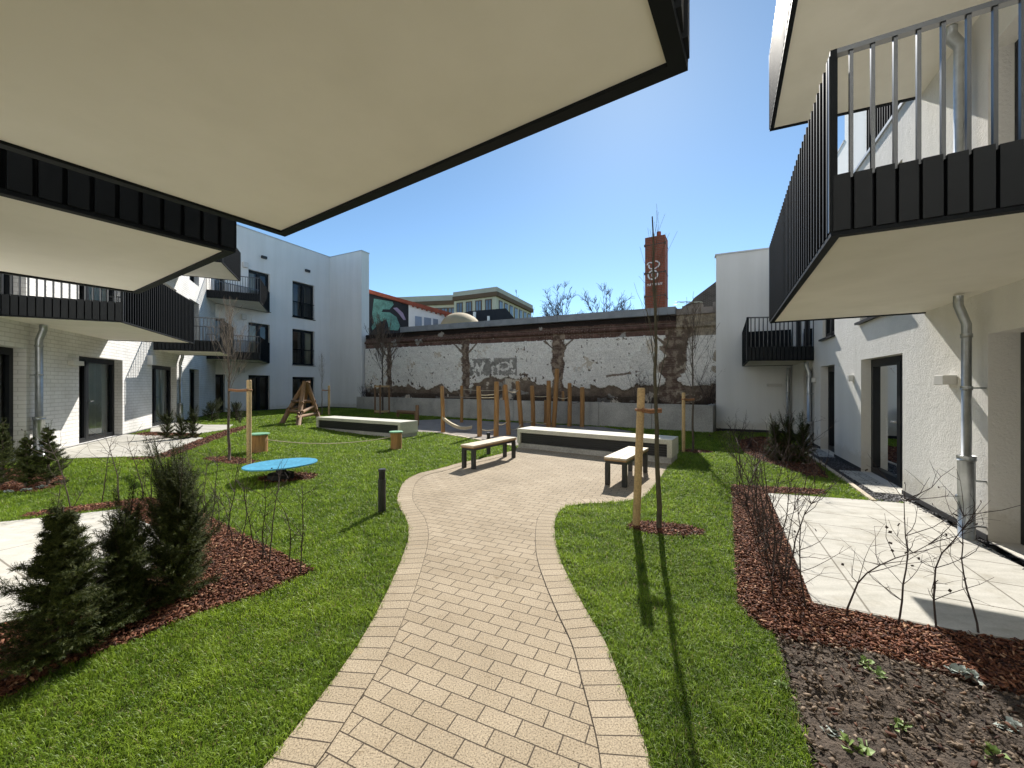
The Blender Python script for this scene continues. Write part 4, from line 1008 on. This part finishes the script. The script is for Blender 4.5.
def bollard(u, v, h, label):
    x, y = G(u, v); o = empty('bollard', (x, y, 0), label, 'bollard', 'bollard lights')
    mb = MB(); mb.tube([(x, y, -.02), (x, y, h-.13)], .047, 20); mb.tube([(x, y, h-.03), (x, y, h-.006), (x, y, h)], [.047, .047, .043], 20); mb.build('post', M['metal2'], o)
    mb = MB(); mb.tube([(x, y, h-.13), (x, y, h-.03)], .040, 20, cap=False); mb.build('light_lens', M['black'], o)
bollard(382, 513.5, .56, 'dark cylindrical bollard standing alone on the lawn'); bollard(488.5, 455, .52, 'dark bollard behind the long bench')
# blue disc
o = empty('spinning_disc', (*disc, 0), 'round sky blue balance disc low above the lawn', 'play disc')
mb = MB(); n = 48; tl_ = lambda x, y: .27+(x)*.03-.012*y
vs = []; rr = .56
for z in (-.022, .0):
    for i in range(n): a = 2*math.pi*i/n; X, Y = rr*math.cos(a), rr*math.sin(a); vs.append((disc[0]+X, disc[1]+Y, tl_(X, Y)+z))
mb.mesh(vs, [tuple(range(n, 2*n)), tuple(range(n-1, -1, -1))]+[(i, (i+1) % n, (i+1) % n+n, i+n) for i in range(n)]); mb.build('plate', M['blue'], o, bevel=.006)
mb = MB(); mb.tube([(*disc, -.02), (*disc, .10)], .2, 20); mb.tube([(*disc, .10), (*disc, .2), (*disc, .2475)], [.09, .07, .12], 16); mb.build('spring_foot', M['black'], o)
# stools with rope
def stool(u, v, h, r, label):
    x, y = G(u, v); z = gz(x); o = empty('stump_stool', (x, y, z), label, 'stool', 'log stools with green tops')
    mb = MB(); k = 20; mb.tube([(x, y, z-.03), (x+.01, y, z+h*.5), (x, y, z+h-.03)], [r*.92, r*.9, r*.93], k); mb.build('log', M['log'], o, smooth=False)
    mb = MB(); mb.tube([(x, y, z+h-.0295), (x, y, z+h-.004), (x, y, z+h)], [r*1.12, r*1.12, r*1.08], 28); mb.build('top', M['green'], o)
    return Vector((x, y, z+h))
a = stool(259, 452.5, .45, .19, 'log stool with green top behind the stake'); b = stool(396, 449.5, .46, .15, 'log stool with green top near the slab seat')
mb = MB(); pts = [a.lerp(b, t)+Vector((0, -.0, -.12-.28*4*t*(1-t)*.55)) for t in np.linspace(.05, .95, 24)]; mb.tube(pts, .010, 6)
tag(mb.build('balance_rope', M['rope']), 'slack rope sagging over the lawn between the log stools', 'rope')
# log pyramid
lp = at_g(*at(303, 14.6)); o = empty('log_pyramid', lp, 'climbing pyramid of brown logs leaning together on the lawn', 'climbing frame')
def lw(u, v, Y): return Vector((*at(u, Y), Zv(v, Y)))
zg = gz(lp[0])
def foot(u, Y): x, y = at(u, Y); return Vector((x, y, gz(x)))
feet = [foot(281, 14.3), foot(298, 13.9), foot(320, 15.3), foot(300, 15.9)]; apex = lw(306, 381.5, 14.8)
for i, f in enumerate(feet):
    mb = MB(); top = apex+Vector(((i-1.5)*.05, (.05, -.08, 0, .08)[i], -.04*(i == 0))); mb.tube([f-Vector((0, 0, .04)), f.lerp(top, .5), top], [.085, .08, .065], 12); mb.build('log_leg', M['log2'], o, smooth=True)
for i, (a_, b_, s, t) in enumerate(((0, 1, .3, .3), (1, 2, .28, .4), (0, 2, .52, .52), (2, 3, .3, .3), (3, 0, .35, .35), (1, 3, .5, .5), (1, 2, .2, .22))):
    p = feet[a_].lerp(apex, s); q = feet[b_].lerp(apex, t); d = (q-p)*.15; mb = MB(); mb.tube([p-d, q+d], .06, 10); mb.build('cross_log', M['log2'], o, smooth=True)
# rope climbing course
o = empty('climbing_course', (0, 14.5, 0), 'rope climbing course of upright orange brown logs on grey sand', 'climbing frame')
poles = [(442, 386.3, 443, 432.5, .07), (461.6, 385.6, 461.6, 422.5, .07), (478.5, 386, 479.6, 436.5, .075), (496.5, 381.5, 496, 436.5, .08), (505.3, 384.5, 508.8, 435, .075), (503.8, 386, 504.6, 420, .08), (517.5, 381, 521.5, 429, .085),
         (532, 385.6, 533.3, 427, .085), (548.7, 380.5, 548.4, 427, .09), (545.6, 400, 545.4, 425, .07), (557, 368.7, 553.6, 427, .09), (563, 391, 563, 423, .06), (569.6, 383, 569.4, 426.5, .085), (572.2, 402, 572, 424, .06), (582.2, 387, 582, 427, .09)]
PP = []
for (ut, vt, ub, vb, r) in poles:
    x, y = G(ub, vb); xt, yt = at(ut, y); zt = Zv(vt, y); mb = MB(); mb.tube([(x, y, -.05), ((x+xt)/2+.01, y, zt*.5), (xt, yt, zt-.03), (xt, yt, zt)], [r*1.02, r, r*.95, r*.8], 12); mb.build('pole', M['log'], o, smooth=False)
    PP.append((Vector((x, y, 0)), Vector((xt, yt, zt))))
def pt(i, v): b, t = PP[i]; z = Zv(v, b.y); return b.lerp(t, z/t.z)
for i, j, va, vb, sag, r, m in ((0, 2, 397, 397.5, .0, .012, 'cable'), (2, 3, 395, 394, .02, .014, 'rope'), (2, 3, 397.6, 397.4, .01, .014, 'rope'), (2, 3, 429, 429, .05, .016, 'rope'), (3, 4, 423.5, 421, .08, .02, 'rope'), (4, 6, 388, 390, .12, .018, 'rope'), (4, 6, 427, 424, .15, .02, 'rope'),
        (6, 7, 421, 421, .06, .02, 'rope'), (7, 8, 396, 396, .03, .016, 'rope'), (7, 8, 422, 423, .06, .02, 'rope'), (1, 5, 389, 390, .05, .014, 'rope'), (8, 10, 400, 402, .04, .016, 'rope'), (10, 12, 396, 397, .08, .014, 'rope'), (12, 14, 402, 400, .08, .014, 'cable')):
    a, b = pt(i, va), pt(j, vb); mb = MB(); mb.tube([a.lerp(b, t)-Vector((0, 0, sag*4*t*(1-t))) for t in np.linspace(0, 1, 10)], r, 6); mb.build('rope', M[m], o)
a = pt(0, 417.5); b = Vector((*at(472, 13.6), Zv(427, 13.6))); mb = MB()
for t0, t1_ in zip(np.linspace(0, 1, 13), np.linspace(0, 1, 13)[1:]):
    p, q = [a.lerp(b, t)-Vector((0, 0, .16*4*t*(1-t))) for t in (t0, t1_)]
    mb.hexa([(p.x, p.y-.1, p.z-.05), (q.x, q.y-.1, q.z-.05), (q.x, q.y+.1, q.z-.05), (p.x, p.y+.1, p.z-.05), (p.x, p.y-.1, p.z+.05), (q.x, q.y-.1, q.z+.05), (q.x, q.y+.1, q.z+.05), (p.x, p.y+.1, p.z+.05)])
mb.build('belt_bridge', M['rope'], o)
x, y = at(417.2, 15.6); mb = MB(); mb.tube([(x, y, -.05), (x, y, Zv(406, y)), (x, y, Zv(405, y))], [.07, .07, .06], 10)
tag(mb.build('short_post', M['log2']), 'short brown log post behind the lawn slab seat', 'post')
mb = MB(); x0, y0 = at(398, 19.2); x1, y1 = at(416, 17.8); mb.tube([(x0, y0, .32), (x1, y1, .36)], .09, 8); mb.tube([(x0, y0, -.05), (x0, y0, .35)], .07, 8); mb.tube([(x1, y1, -.05), (x1, y1, .4)], .07, 8)
tag(mb.build('balance_beam', M['log2']), 'low horizontal log beam behind the short post', 'beam')

# ------------------------------------------------------------------ planter wall, old wall and what stands behind
o = empty('planter_wall', (*LC.at(9, -.15), 0), 'long low grey concrete planter wall along the foot of the crumbling wall', 'wall')
mb = MB(); tt = 0; lc = 19.55; k = 0
while tt < lc:
    te = min(tt+2.02, lc); mb.ob(LC, tt+.006, te-.012, -.2, .004*(k % 2), 0, .94+.004*(k % 3)); tt = te; k += 1
mb.build('concrete_panel', M['concrete'], o)
mb = MB(); a, b = LC.at(0, 0), LC.at(0, -3.2); L2 = Line(a, v2(b)-v2(a), (1, 0)); mb.ob(L2, .21, 3.4, -.2, 0, 0, .935); mb.build('end_panel', M['concrete'], o)
sp = [LC.at(.1, -.1), LC.at(lc, -.1), LO.at(LO.t(365), .0), LO.at(0, .0)]
mb = MB(); mb.prism(sp, .5, .88); mb.build('planter_soil', M['dirt'], kind='structure')
zb = .8
def _p(u, v): q = LO.at(LO.t(u)); return LO.t(u), Zv(v, q[1])
(_sa, _za), (_sb, _zb) = _p(662, 315.5), _p(404, 332.5)
def zts(s): return _za+(_zb-_za)*(s-_sa)/(_sb-_sa)
def obs(mb, t0, t1, n0, n1, a0, b0, a1=None, b1=None):      # box whose bottom and top follow the wall's sloping head
    r = [LO.at(t0, n0), LO.at(t1, n0), LO.at(t1, n1), LO.at(t0, n1)]; h = [zts(t0), zts(t1), zts(t1), zts(t0)]
    mb.hexa([(*q, k+a0) for q, k in zip(r, h)]+[(*q, k+b0) for q, k in zip(r, h)])
lo = LO.t(365); NX, NZ = 640, 150; zt = 4.86
S = np.linspace(-.3, lo, NX); ZZ = np.linspace(zb, zt, NZ)
pil = [LO.t(u) for u in (389, 465.5, 558, 673)]; pw = [.22, .24, .28, .42]
def fb(x, y, z, o=4):
    s = 0; a = 1
    for i in range(o): s += a*mn.noise(Vector((x, y, z))); x *= 2.1; y *= 2.1; a *= .5
    return s
V = np.zeros((NX, NZ, 3)); C = np.zeros((NX, NZ, 3)); s_grey0, s_grey1 = LO.t(517), LO.t(470); s_rub = LO.t(676)
for i, s in enumerate(S):
    q = LO.at(s); Ym = q[1]
    hb = 1.55+.45*fb(s*.45, 3, 0)+.5*math.exp(-((s-LO.t(500))/1.5)**2)+(.25 if s < LO.t(590) else 0)
    for j, z in enumerate(ZZ):
        n1 = fb(s*1.3, z*1.3, 1); n2 = fb(s*4, z*4, 7, 3); n3 = fb(s*.6, z*.9, 11)
        n4 = fb(s*8, z*6, 5, 2); plaster = np.array([.88, .85, .79])*(1+.13*n3+.07*n2)*(1 if n4 < .55 else .8); br = np.array([.12, .072, .058])*(1+.5*n2)
        row = (z/.075) % 1; col_ = ((s+.12*(int(z/.075) % 2))/.25) % 1
        mort = row < .16 or col_ < .06
        brick = np.array([.2, .16, .13]) if mort else br
        grime = np.array([.15, .118, .09])*(1+.4*n2)
        e = 0.0; c = plaster
        zp = 3.98+.03*n2
        damp = np.array([.27, .215, .165])*(1+.35*n2)
        if z > zp:                          # exposed brick band, with the flashing's shadow painted near black along its top
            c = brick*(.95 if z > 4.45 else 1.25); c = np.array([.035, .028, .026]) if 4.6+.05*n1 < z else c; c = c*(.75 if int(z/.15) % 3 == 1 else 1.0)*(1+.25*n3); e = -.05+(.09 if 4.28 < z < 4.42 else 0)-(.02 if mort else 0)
            if n1 > .62: c = plaster*.4
        elif z < hb+.22*n1:                 # damp lower part with the render fallen off
            dz = (hb+.22*n1-z)/max(.2, hb-zb); m = min(1, max(0, .55+.7*n1-.35*dz)); c = (damp*m+(grime*.8+brick*.25)*(1-m))*(1-.45*max(0, dz-.35)); e = -.05-(.012 if mort and m < .5 else 0)
            if n3 > .28: c = np.array([.34, .32, .29])*(1+.2*n2)
            if z < 1.2+.1*n2: c = c*.55
        elif n1*.45+n2*.35+.55*n4+.3*n3+.25*math.exp(-((z-hb)/.5)**2) > .45: c = grime*(.75+.3*n3)+brick*.15; e = -.015          # chips
        elif abs(z-2.95-.02*n2) < .012: c = plaster*.86
        if z > hb and z < 3.98 and 0 < n3*.5+n2*.22-.22: c = plaster*.83
        elif n3*.5+n1*.35+.2*n2 > .27 and z < 3.9: c = plaster*np.array([.74, .68, .6])
        elif 0 < (s-LO.t(642))*.0+1 and abs((z-2.28)-(LO.t(625)-s)*.16-.05*n1) < .05+.03*n2 and LO.t(642) < s < LO.t(606): c = damp*.9
        for ps, w in zip(pil, pw):
            d = abs(s-ps); wd = w*(1+.55*n1+.25*n2)
            if d < wd and z < 3.98+.3: c = (brick*.7+grime*.5 if n2 < .1 else damp); e = -.05-(.015 if mort else 0)
            for sg in (-1, 1):              # traces of braces
                if abs((s-ps)*sg-(z-3.35)*1.05-.05) < .07+.04*n2 and 3.4 < z < 3.98: c = grime*1.3
        if s_grey0 < s < s_grey1 and 2.25+.1*n2 < z < 3.15+.04*n2:
            uu, vv_ = 512+F*q[0]/q[1], 375-(z-2.2)/.95*17
            def sg(a, b, c_, d_):
                px, py = c_-a, d_-b; tt_ = max(0, min(1, ((uu-a)*px+(vv_-b)*py)/(px*px+py*py))); return math.hypot(uu-a-px*tt_, vv_-b-py*tt_)
            ld = min(sg(472, 361, 474.5, 373), sg(474.5, 373, 477, 363), sg(477, 363, 480, 373), sg(480, 373, 483, 361), sg(492, 359, 492, 374), abs(math.hypot((uu-504)/1.7, vv_-366)-3.7)*1.3, sg(510, 362, 514, 370))
            if ld > 1.15+2.2*n2+1.5*n4 and n1 > -.6: c = np.array([.33, .315, .285])*(1+.35*n2+.2*n4); e = 0
        if s < s_rub:                       # rubble end by the low block
            if n3+.5*n1 > .05: c = np.array([.42, .36, .28])*(1+.35*n2)
            elif z > 3.9: c = np.array([.32, .27, .20])*(1+.4*n2)
            if n1 > .42: c = np.array([.16, .12, .09])*(1+.4*n2)
        V[i, j] = (*LO.at(s, e+.015*n2), zb+(z-zb)*(zts(s)-zb)/(zt-zb)); C[i, j] = np.clip(c, .01, .9)
ii = (np.arange(NX-1)[:, None]*NZ+np.arange(NZ-1)[None]); Q = np.stack([ii, ii+NZ, ii+NZ+1, ii+1], -1).reshape(-1, 4)
OW = empty('old_wall', (*LO.at(9, -.3), .8), 'crumbling old plaster and brick wall closing the courtyard', 'wall')
raw_mesh('wall_face', V.reshape(-1, 3), Q, M['oldwall'], C.reshape(-1, 3), org=ORG[OW.name], parent=OW)
mb = MB(); obs(mb, -.3, lo, -.5, -.08, -5, 0); mb.build('wall_core', M['brick_d'], OW)
lf_ = LO.t(402); mb = MB(); obs(mb, s_rub, lf_, -.55, .14, .002, .30)
t = s_rub
while t < lf_: obs(mb, t, t+.02, .14, .155, .002, .31); t += 1.0
mb.build('flashing', M['flash'], OW)
mb = MB(); t = -.2
while t < s_rub: w = random.uniform(.2, .45); obs(mb, t, t+w, -.45, .02+random.uniform(-.04, .04), -.02, .2+random.uniform(0, .2)); t += w*.98
mb.build('rubble_top', M['sand'], OW)
mb = MB()
for i in range(8): a = LO.t(702)+i*.12; z0 = zts(a)+.40+.03*i*.3; mb.quad((*LO.at(a, .2), z0), (*LO.at(a+.12, .2), z0+.02), (*LO.at(a+.12, -.6), z0+.12), (*LO.at(a, -.6), z0+.1+.04*(i % 2)))
for i in range(5): a = LO.t(690)+i*.12; zt = zts(a); mb.quad((*LO.at(a, .16), zt+.36), (*LO.at(a+.12, .16), zt+.38+.03*(i % 2)), (*LO.at(a+.12, -.5), zt+.5), (*LO.at(a, -.5), zt+.5))
mb.build('loose_sheet', M['coping'], OW)
# dry stalks in the planter
mb = MB(); rnd = random.Random(5)
for i in range(170):
    s = rnd.uniform(.5, lo-.3); q = v2(LO.at(s, rnd.uniform(.1, .45))); twl = rnd.uniform(.15, .5)*(1.5 if s > 15.5 else 1); a = Vector((q.x, q.y, .86)); b = a+Vector((rnd.uniform(-.15, .15), rnd.uniform(-.15, .15), twl)); mb.tube([a, a.lerp(b, .5)+Vector((.02, 0, 0)), b], [.008, .006, .003], 3, cap=False)
tag(mb.build('dry_stalks', M['bark'], org=(*LO.at(9, .4), .86), kind='stuff'), 'dry brown weed stalks growing on top of the planter', 'weeds', kind='stuff')
for k_, (u, l) in enumerate(((372, 'dark evergreen bush at the far end of the planter'), (645, 'thin bare bush in the planter behind the slim tree'), (708, 'thin bare bush in the planter beside the low white block'))):
    s = LO.t(u); q = LO.at(s, .4); mb = MB()
    for i in range(14): twiggy(mb, (q[0]+random.uniform(-.3, .3), q[1]+random.uniform(-.1, .1), .86), random.uniform(.6, 1.2)*(1.5 if k_ else .8), 900+i+u, .01, 7, lean=.35)
    tag(mb.build('planter_bush', [M['twig'], M['leafd']], org=(*q, .86)), l, 'bush')
# brick chimney
Yc = 16.8; x0, x1 = at(645, Yc)[0], at(665, Yc)[0]; zc = Zv(238, Yc); w = x1-x0
LCH = Line((x0, Yc), (.87, -.5), (-.5, -.87)); w = LCH.t(665); o = empty('brick_chimney', (*LCH.at(w/2, -.45), 0), 'tall square red brick chimney with white graffiti above the old wall', 'chimney')
mb = MB(); mb.ob(LCH, 0, w, -w, 0, 0, zc); mb.build('shaft', M['brick_r'], o)
mb = MB()
for v in (246, 274, 297): z = Zv(v, Yc); mb.ob(LCH, -.012, w+.012, -w-.012, .012, z-.02, z+.02); [mb.ob(LCH, t-.025, t+.025, -.03, .03, z-.05, z+.05) for t in (-.012, w+.012)]
mb.build('iron_strap', M['brick_d'], o)
mb = MB(); mb.tube([(*LCH.at(w*.62, -.4), zc), (*LCH.at(w*.62, -.4), zc+.3)], .09, 10); mb.build('flue', M['redroof'], o)
gf = MB(); cu = lambda u: (u-645)/20*w
def ring(u, v, ru, rv, a0=0, a1=360, th=1.5):
    n = 28
    for i in range(n):
        p = []
        for a, s in ((a0+(a1-a0)*i/n, 0), (a0+(a1-a0)*(i+1)/n, 0), (a0+(a1-a0)*(i+1)/n, 1), (a0+(a1-a0)*i/n, 1)):
            a = math.radians(a); f = 1-s*th/max(ru, rv); uu = u+ru*f*math.cos(a); vv_ = v-rv*f*math.sin(a); p.append((*LCH.at(cu(uu), .004), Zv(vv_, Yc)))
        gf.quad(*p)
ring(653.4, 267, 5.2, 3.6, 150, 330); ring(654.5, 266, 5.6, 4, -70, 80); ring(650, 265, 3.2, 2.2, 30, 200); ring(653, 276, 5.4, 5.0); ring(653.6, 275.8, 2.2, 2.6, 40, 250, .8)
def bar(u0, u1, v0, v1): gf.quad((*LCH.at(cu(u0), .004), Zv(v1, Yc)), (*LCH.at(cu(u1), .004), Zv(v1, Yc)), (*LCH.at(cu(u1), .004), Zv(v0, Yc)), (*LCH.at(cu(u0), .004), Zv(v0, Yc)))
bar(653.0, 653.9, 272.5, 279)
gf.build('graffiti', M['white'], o); gf = MB()
for u in np.arange(647, 662.5, 1.6): bar(u, u+.7, 284.4, 286.6); bar(u, u+1.25, 284.4 if int(u*10) % 3 else 285.9, 285.0 if int(u*10) % 3 else 286.6)
bar(654.6, 655.4, 288.5, 296.5)
gf.build('graffiti', M['white'], o)
# dark brick gable
Yg = 25; mb = MB(); pts = [(684, 306), (692, 301), (694, 298), (716, 281.5), (745, 281.5), (745, 330), (684, 330)]
front = [(*at(u, Yg), Zv(v, Yg)) for u, v in pts]; n = len(front); back = [(p[0]+2, p[1]+5, p[2]) for p in front]
mb.mesh(front+back, [tuple(range(n)), tuple(range(2*n-1, n-1, -1))]+[(i, i+n, (i+1) % n+n, (i+1) % n) for i in range(n)])
g_ = empty('brick_house', (*at(715, Yg+2), 0), 'dark brick gable rising between the crumbling wall and low block', 'house'); mb.build('gable', M['brick_d'], g_)
# shed with graffiti
Ys = 27.5; LS = Line(at(362, Ys), (1, .25), (.25, -1)); o = empty('shed', (*LS.at(3, -2), 0), 'shed with red roof edge and teal graffiti behind the old wall', 'shed')
su = LS.t
def SZ(u, v): return Zv(v, LS.at(su(u))[1])
def spoly(mb, pts, n0, n1, mi=0):
    f = [(*LS.at(su(u), n1), SZ(u, v)) for u, v in pts]; b = [(*LS.at(su(u), n0), SZ(u, v)) for u, v in pts]; n = len(f)
    mb.mesh(f+b, [tuple(range(n)), tuple(range(2*n-1, n-1, -1))]+[(i, i+n, (i+1) % n+n, (i+1) % n) for i in range(n)], mi)
mb = MB(); spoly(mb, [(362, 291), (408.5, 303), (408.5, 350), (362, 350)], -4, 0); mb.build('brick_wall', M['darkroof'], o)
mb = MB(); spoly(mb, [(408.6, 303), (452, 317), (452, 350), (408.6, 350)], -4, .02); mb.build('side_wall', M['white'], o)
mb = MB(); spoly(mb, [(360, 287.5), (452.5, 313.8), (452.5, 317.3), (360, 291)], -4.2, .25); mb.build('roof', M['redroof'], o)
mb = MB()
for u in np.arange(412, 450, 4.6): v = 304.0+(u-408)*.298; spoly(mb, [(u, v), (u+1.8, v+.5), (u+1.8, v+2.2), (u, v+1.7)], .03, .22)
mb.build('rafter_ends', M['redroof'], o)
for u0, u1 in ((415, 421.7), (424, 431), (433, 438)):
    mb = MB(); spoly(mb, [(u0, 316+(u0-415)*.15), (u1, 316+(u1-415)*.15), (u1, 332), (u0, 332)], .021, .05); mb.build('window', M['farglass'], o)
mb = MB(); spoly(mb, [(374, 298.6), (392.5, 301.8), (393.8, 304.5), (389.5, 309.5), (383, 309.3), (381.5, 312), (390, 312.5), (396.5, 317), (400.2, 326), (398, 330.5), (389, 330), (388, 324), (386.5, 319.5), (380, 322), (372.5, 330.5), (371.5, 327), (374, 322.5), (372, 315)], .003, .02)
mb.build('graffiti', M['teal'], o)
mb = MB(); spoly(mb, [(393, 308), (397, 307.5), (403, 313), (406, 320), (403.5, 320), (399, 314)], .003, .02); mb.build('graffiti_outline', M['lilac'], o)
mb = MB(); x, y = LS.at(su(398), -1.5); mb.box(x-.25, x+.25, y-.25, y+.25, 6, SZ(398, 295)); mb.build('chimney_stack', M['brick_r'], o)
# tan dome
Yd = 27; xa = at(434, Yd)[0]; xb = at(479, Yd)[0]; zd = Zv(323, Yd); rt = Zv(313.2, Yd+2.2)-zd; mb = MB(); nu, nv = 28, 8; grid = []
for j in range(nv+1):
    for i in range(nu+1): a = math.pi*i/nu; b = math.pi*j/nv; grid.append(((xa+xb)/2-(xb-xa)/2*math.cos(a), Yd+2.2-2.2*math.cos(b)*math.sin(a), zd-.6+(rt+.6)*math.sin(a)**.7*math.sin(b)**.8))
fc = [(j*(nu+1)+i, j*(nu+1)+i+1, (j+1)*(nu+1)+i+1, (j+1)*(nu+1)+i) for j in range(nv) for i in range(nu)]; mb.mesh(grid, fc)
o = empty('canvas_dome', ((xa+xb)/2, Yd+2, 0), 'tan canvas dome roof peeping over the old wall by the shed', 'dome'); mb.build('canvas', M['tan'], o, smooth=True)
mb = MB(); mb.prism([(xa, Yd+.2), (xb, Yd+.2), (xb, Yd+4), (xa, Yd+4)], 0, zd-.1); mb.build('base', M['white'], o)
# dark flat-roofed house and beige block far behind
Yk = 40; mb = MB(); f = [(454, 316), (470, 311), (506, 308.3), (515, 319), (515, 345), (454, 345)]; fr = [(*at(u, Yk), Zv(v, Yk)) for u, v in f]; bk = [(p[0]*1.1, p[1]+6, p[2]) for p in fr]; n = 6
mb.mesh(fr+bk, [tuple(range(n)), tuple(range(2*n-1, n-1, -1))]+[(i, i+n, (i+1) % n+n, (i+1) % n) for i in range(n)])
o = empty('dark_roofed_house', (*at(485, Yk+3), 0), 'black roof in front of the beige building beyond the old wall', 'house'); mb.build('roof', M['darkroof'], o)
mb = MB(); x, y = at(474.5, Yk-.5); mb.tube([(x, y, 7), (x, y, Zv(313, Yk))], .16, 10); x, y = at(488.5, Yk-.5); mb.tube([(x, y, 7), (x, y, Zv(317, Yk))], .14, 10); mb.build('vent_pipe', M['white'], o)
Y0 = 55; K0 = at(496, Y0); K1 = at(454, 58.2); K2 = at(531.5, 67.5); zt_ = Zv(287.2, Y0)
o = empty('office_building', (*at(490, 62), 0), 'beige flat roofed building with tall windows seen above the old wall', 'building')
LF = Line(K0, v2(K1)-v2(K0), (0, -1)); LG = Line(K0, v2(K2)-v2(K0), (1, -.3)); lf = (v2(K1)-v2(K0)).length; lg = (v2(K2)-v2(K0)).length
mb = MB(); facade(mb, LF, 0, lf, 0, zt_-.1); facade(mb, LG, 0, lg, 0, zt_-.1); mb.quad((*K0, zt_-.1), (*K1, zt_-.1), (K1[0]+6, K1[1]+12, zt_-.1), (*K2, zt_-.1)); mb.build('wall', M['beige'], o)
mb = MB(); mb.ob(LF, -.25, lf, -.1, .25, zt_-.7, zt_+.0); mb.ob(LG, .0, lg, -.1, .25, zt_-.7, zt_+.0); mb.build('parapet', M['greyroof'], o)
mb = MB(); mb.ob(LF, -.35, lf, -.1, .4, zt_-1.3, zt_-.702); mb.ob(LG, .0, lg, -.1, .4, zt_-1.3, zt_-.702); mb.build('cornice', M['brownband'], o)
def wrow(L, t0, t1, n, z0, z1, w):
    for i in range(n):
        c = t0+(t1-t0)*(i+.5)/n; mb = MB(); mb.ob(L, c-w/2-.15, c+w/2+.15, .002, .06, z0-.1, z1+.15); fr_ = mb.build('window', M['brownband'], o)
        m2 = MB(); m2.ob(L, c-w/2, c-.06, .062, .08, z0, z1); m2.ob(L, c+.06, c+w/2, .062, .08, z0, z1); m2.build('pane', M['farglass'], fr_)
wrow(LF, .4, lf-.2, 4, zt_-3.5, zt_-1.75, .8); wrow(LG, .6, lg-.3, 7, zt_-3.6, zt_-1.8, .95)
LF2 = Line(at(457, 60), (-1, .17), (-.17, -1)); mb = MB(); facade(mb, LF2, 0, 13, 0, zt_-.9); mb.build('wing_wall', M['beige'], o)
mb = MB(); mb.ob(LF2, 0, 13, -.1, .25, zt_-.8, zt_+.05); mb.build('wing_parapet', M['greyroof'], o); mb = MB(); mb.ob(LF2, 0, 13, -.1, .35, zt_-1.4, zt_-.802); mb.build('wing_cornice', M['brownband'], o)
wrow(LF2, .3, 6, 5, zt_-3.7, zt_-2.0, .8)

# ------------------------------------------------------------------ light, sky, camera
EL, AZ = math.radians(39.2), math.radians(17.3)
w = bpy.data.worlds.new('World'); sc.world = w; w.use_nodes = True; nt = w.node_tree; bg = nt.nodes['Background']
sky = nt.nodes.new('ShaderNodeTexSky'); sky.sky_type = 'NISHITA'; sky.sun_disc = False; sky.sun_elevation = EL; sky.sun_rotation = AZ
sky.air_density = .6; sky.dust_density = .06; sky.ozone_density = 3.0; sky.altitude = 50
nt.links.new(mixc(nt, 1.0, sky.outputs[0], (.93, 1.0, .88), 'MULTIPLY'), bg.inputs[0]); bg.inputs[1].default_value = .128
sd = bpy.data.lights.new('sun', 'SUN'); sd.energy = 4.2; sd.angle = math.radians(.53); sd.color = (1, .95, .87)
so = bpy.data.objects.new('sun', sd); COL.objects.link(so)
dv = Vector((math.sin(AZ)*math.cos(EL), math.cos(AZ)*math.cos(EL), math.sin(EL))); so.rotation_euler = dv.to_track_quat('Z', 'Y').to_euler(); so.location = dv*60
cam = bpy.data.cameras.new('camera'); co = bpy.data.objects.new('camera', cam); COL.objects.link(co); sc.camera = co
cam.sensor_width = 36; cam.sensor_fit = 'HORIZONTAL'; cam.lens = F/1024*36; cam.shift_y = (HZ-384)/1024; cam.clip_start = .05; cam.clip_end = 2000
co.location = (0, 0, H); co.rotation_euler = (math.pi/2, 0, 0)
vs_ = sc.view_settings; vs_.view_transform = 'Standard'; vs_.look = 'None'; vs_.gamma = 1; vs_.exposure = .88; vs_.use_curve_mapping = False
sc.render.engine = 'CYCLES'; sc.cycles.use_denoising = True; sc.cycles.max_bounces = 8; sc.cycles.diffuse_bounces = 5; sc.cycles.transparent_max_bounces = 12; sc.cycles.caustics_reflective = False; sc.cycles.caustics_refractive = False
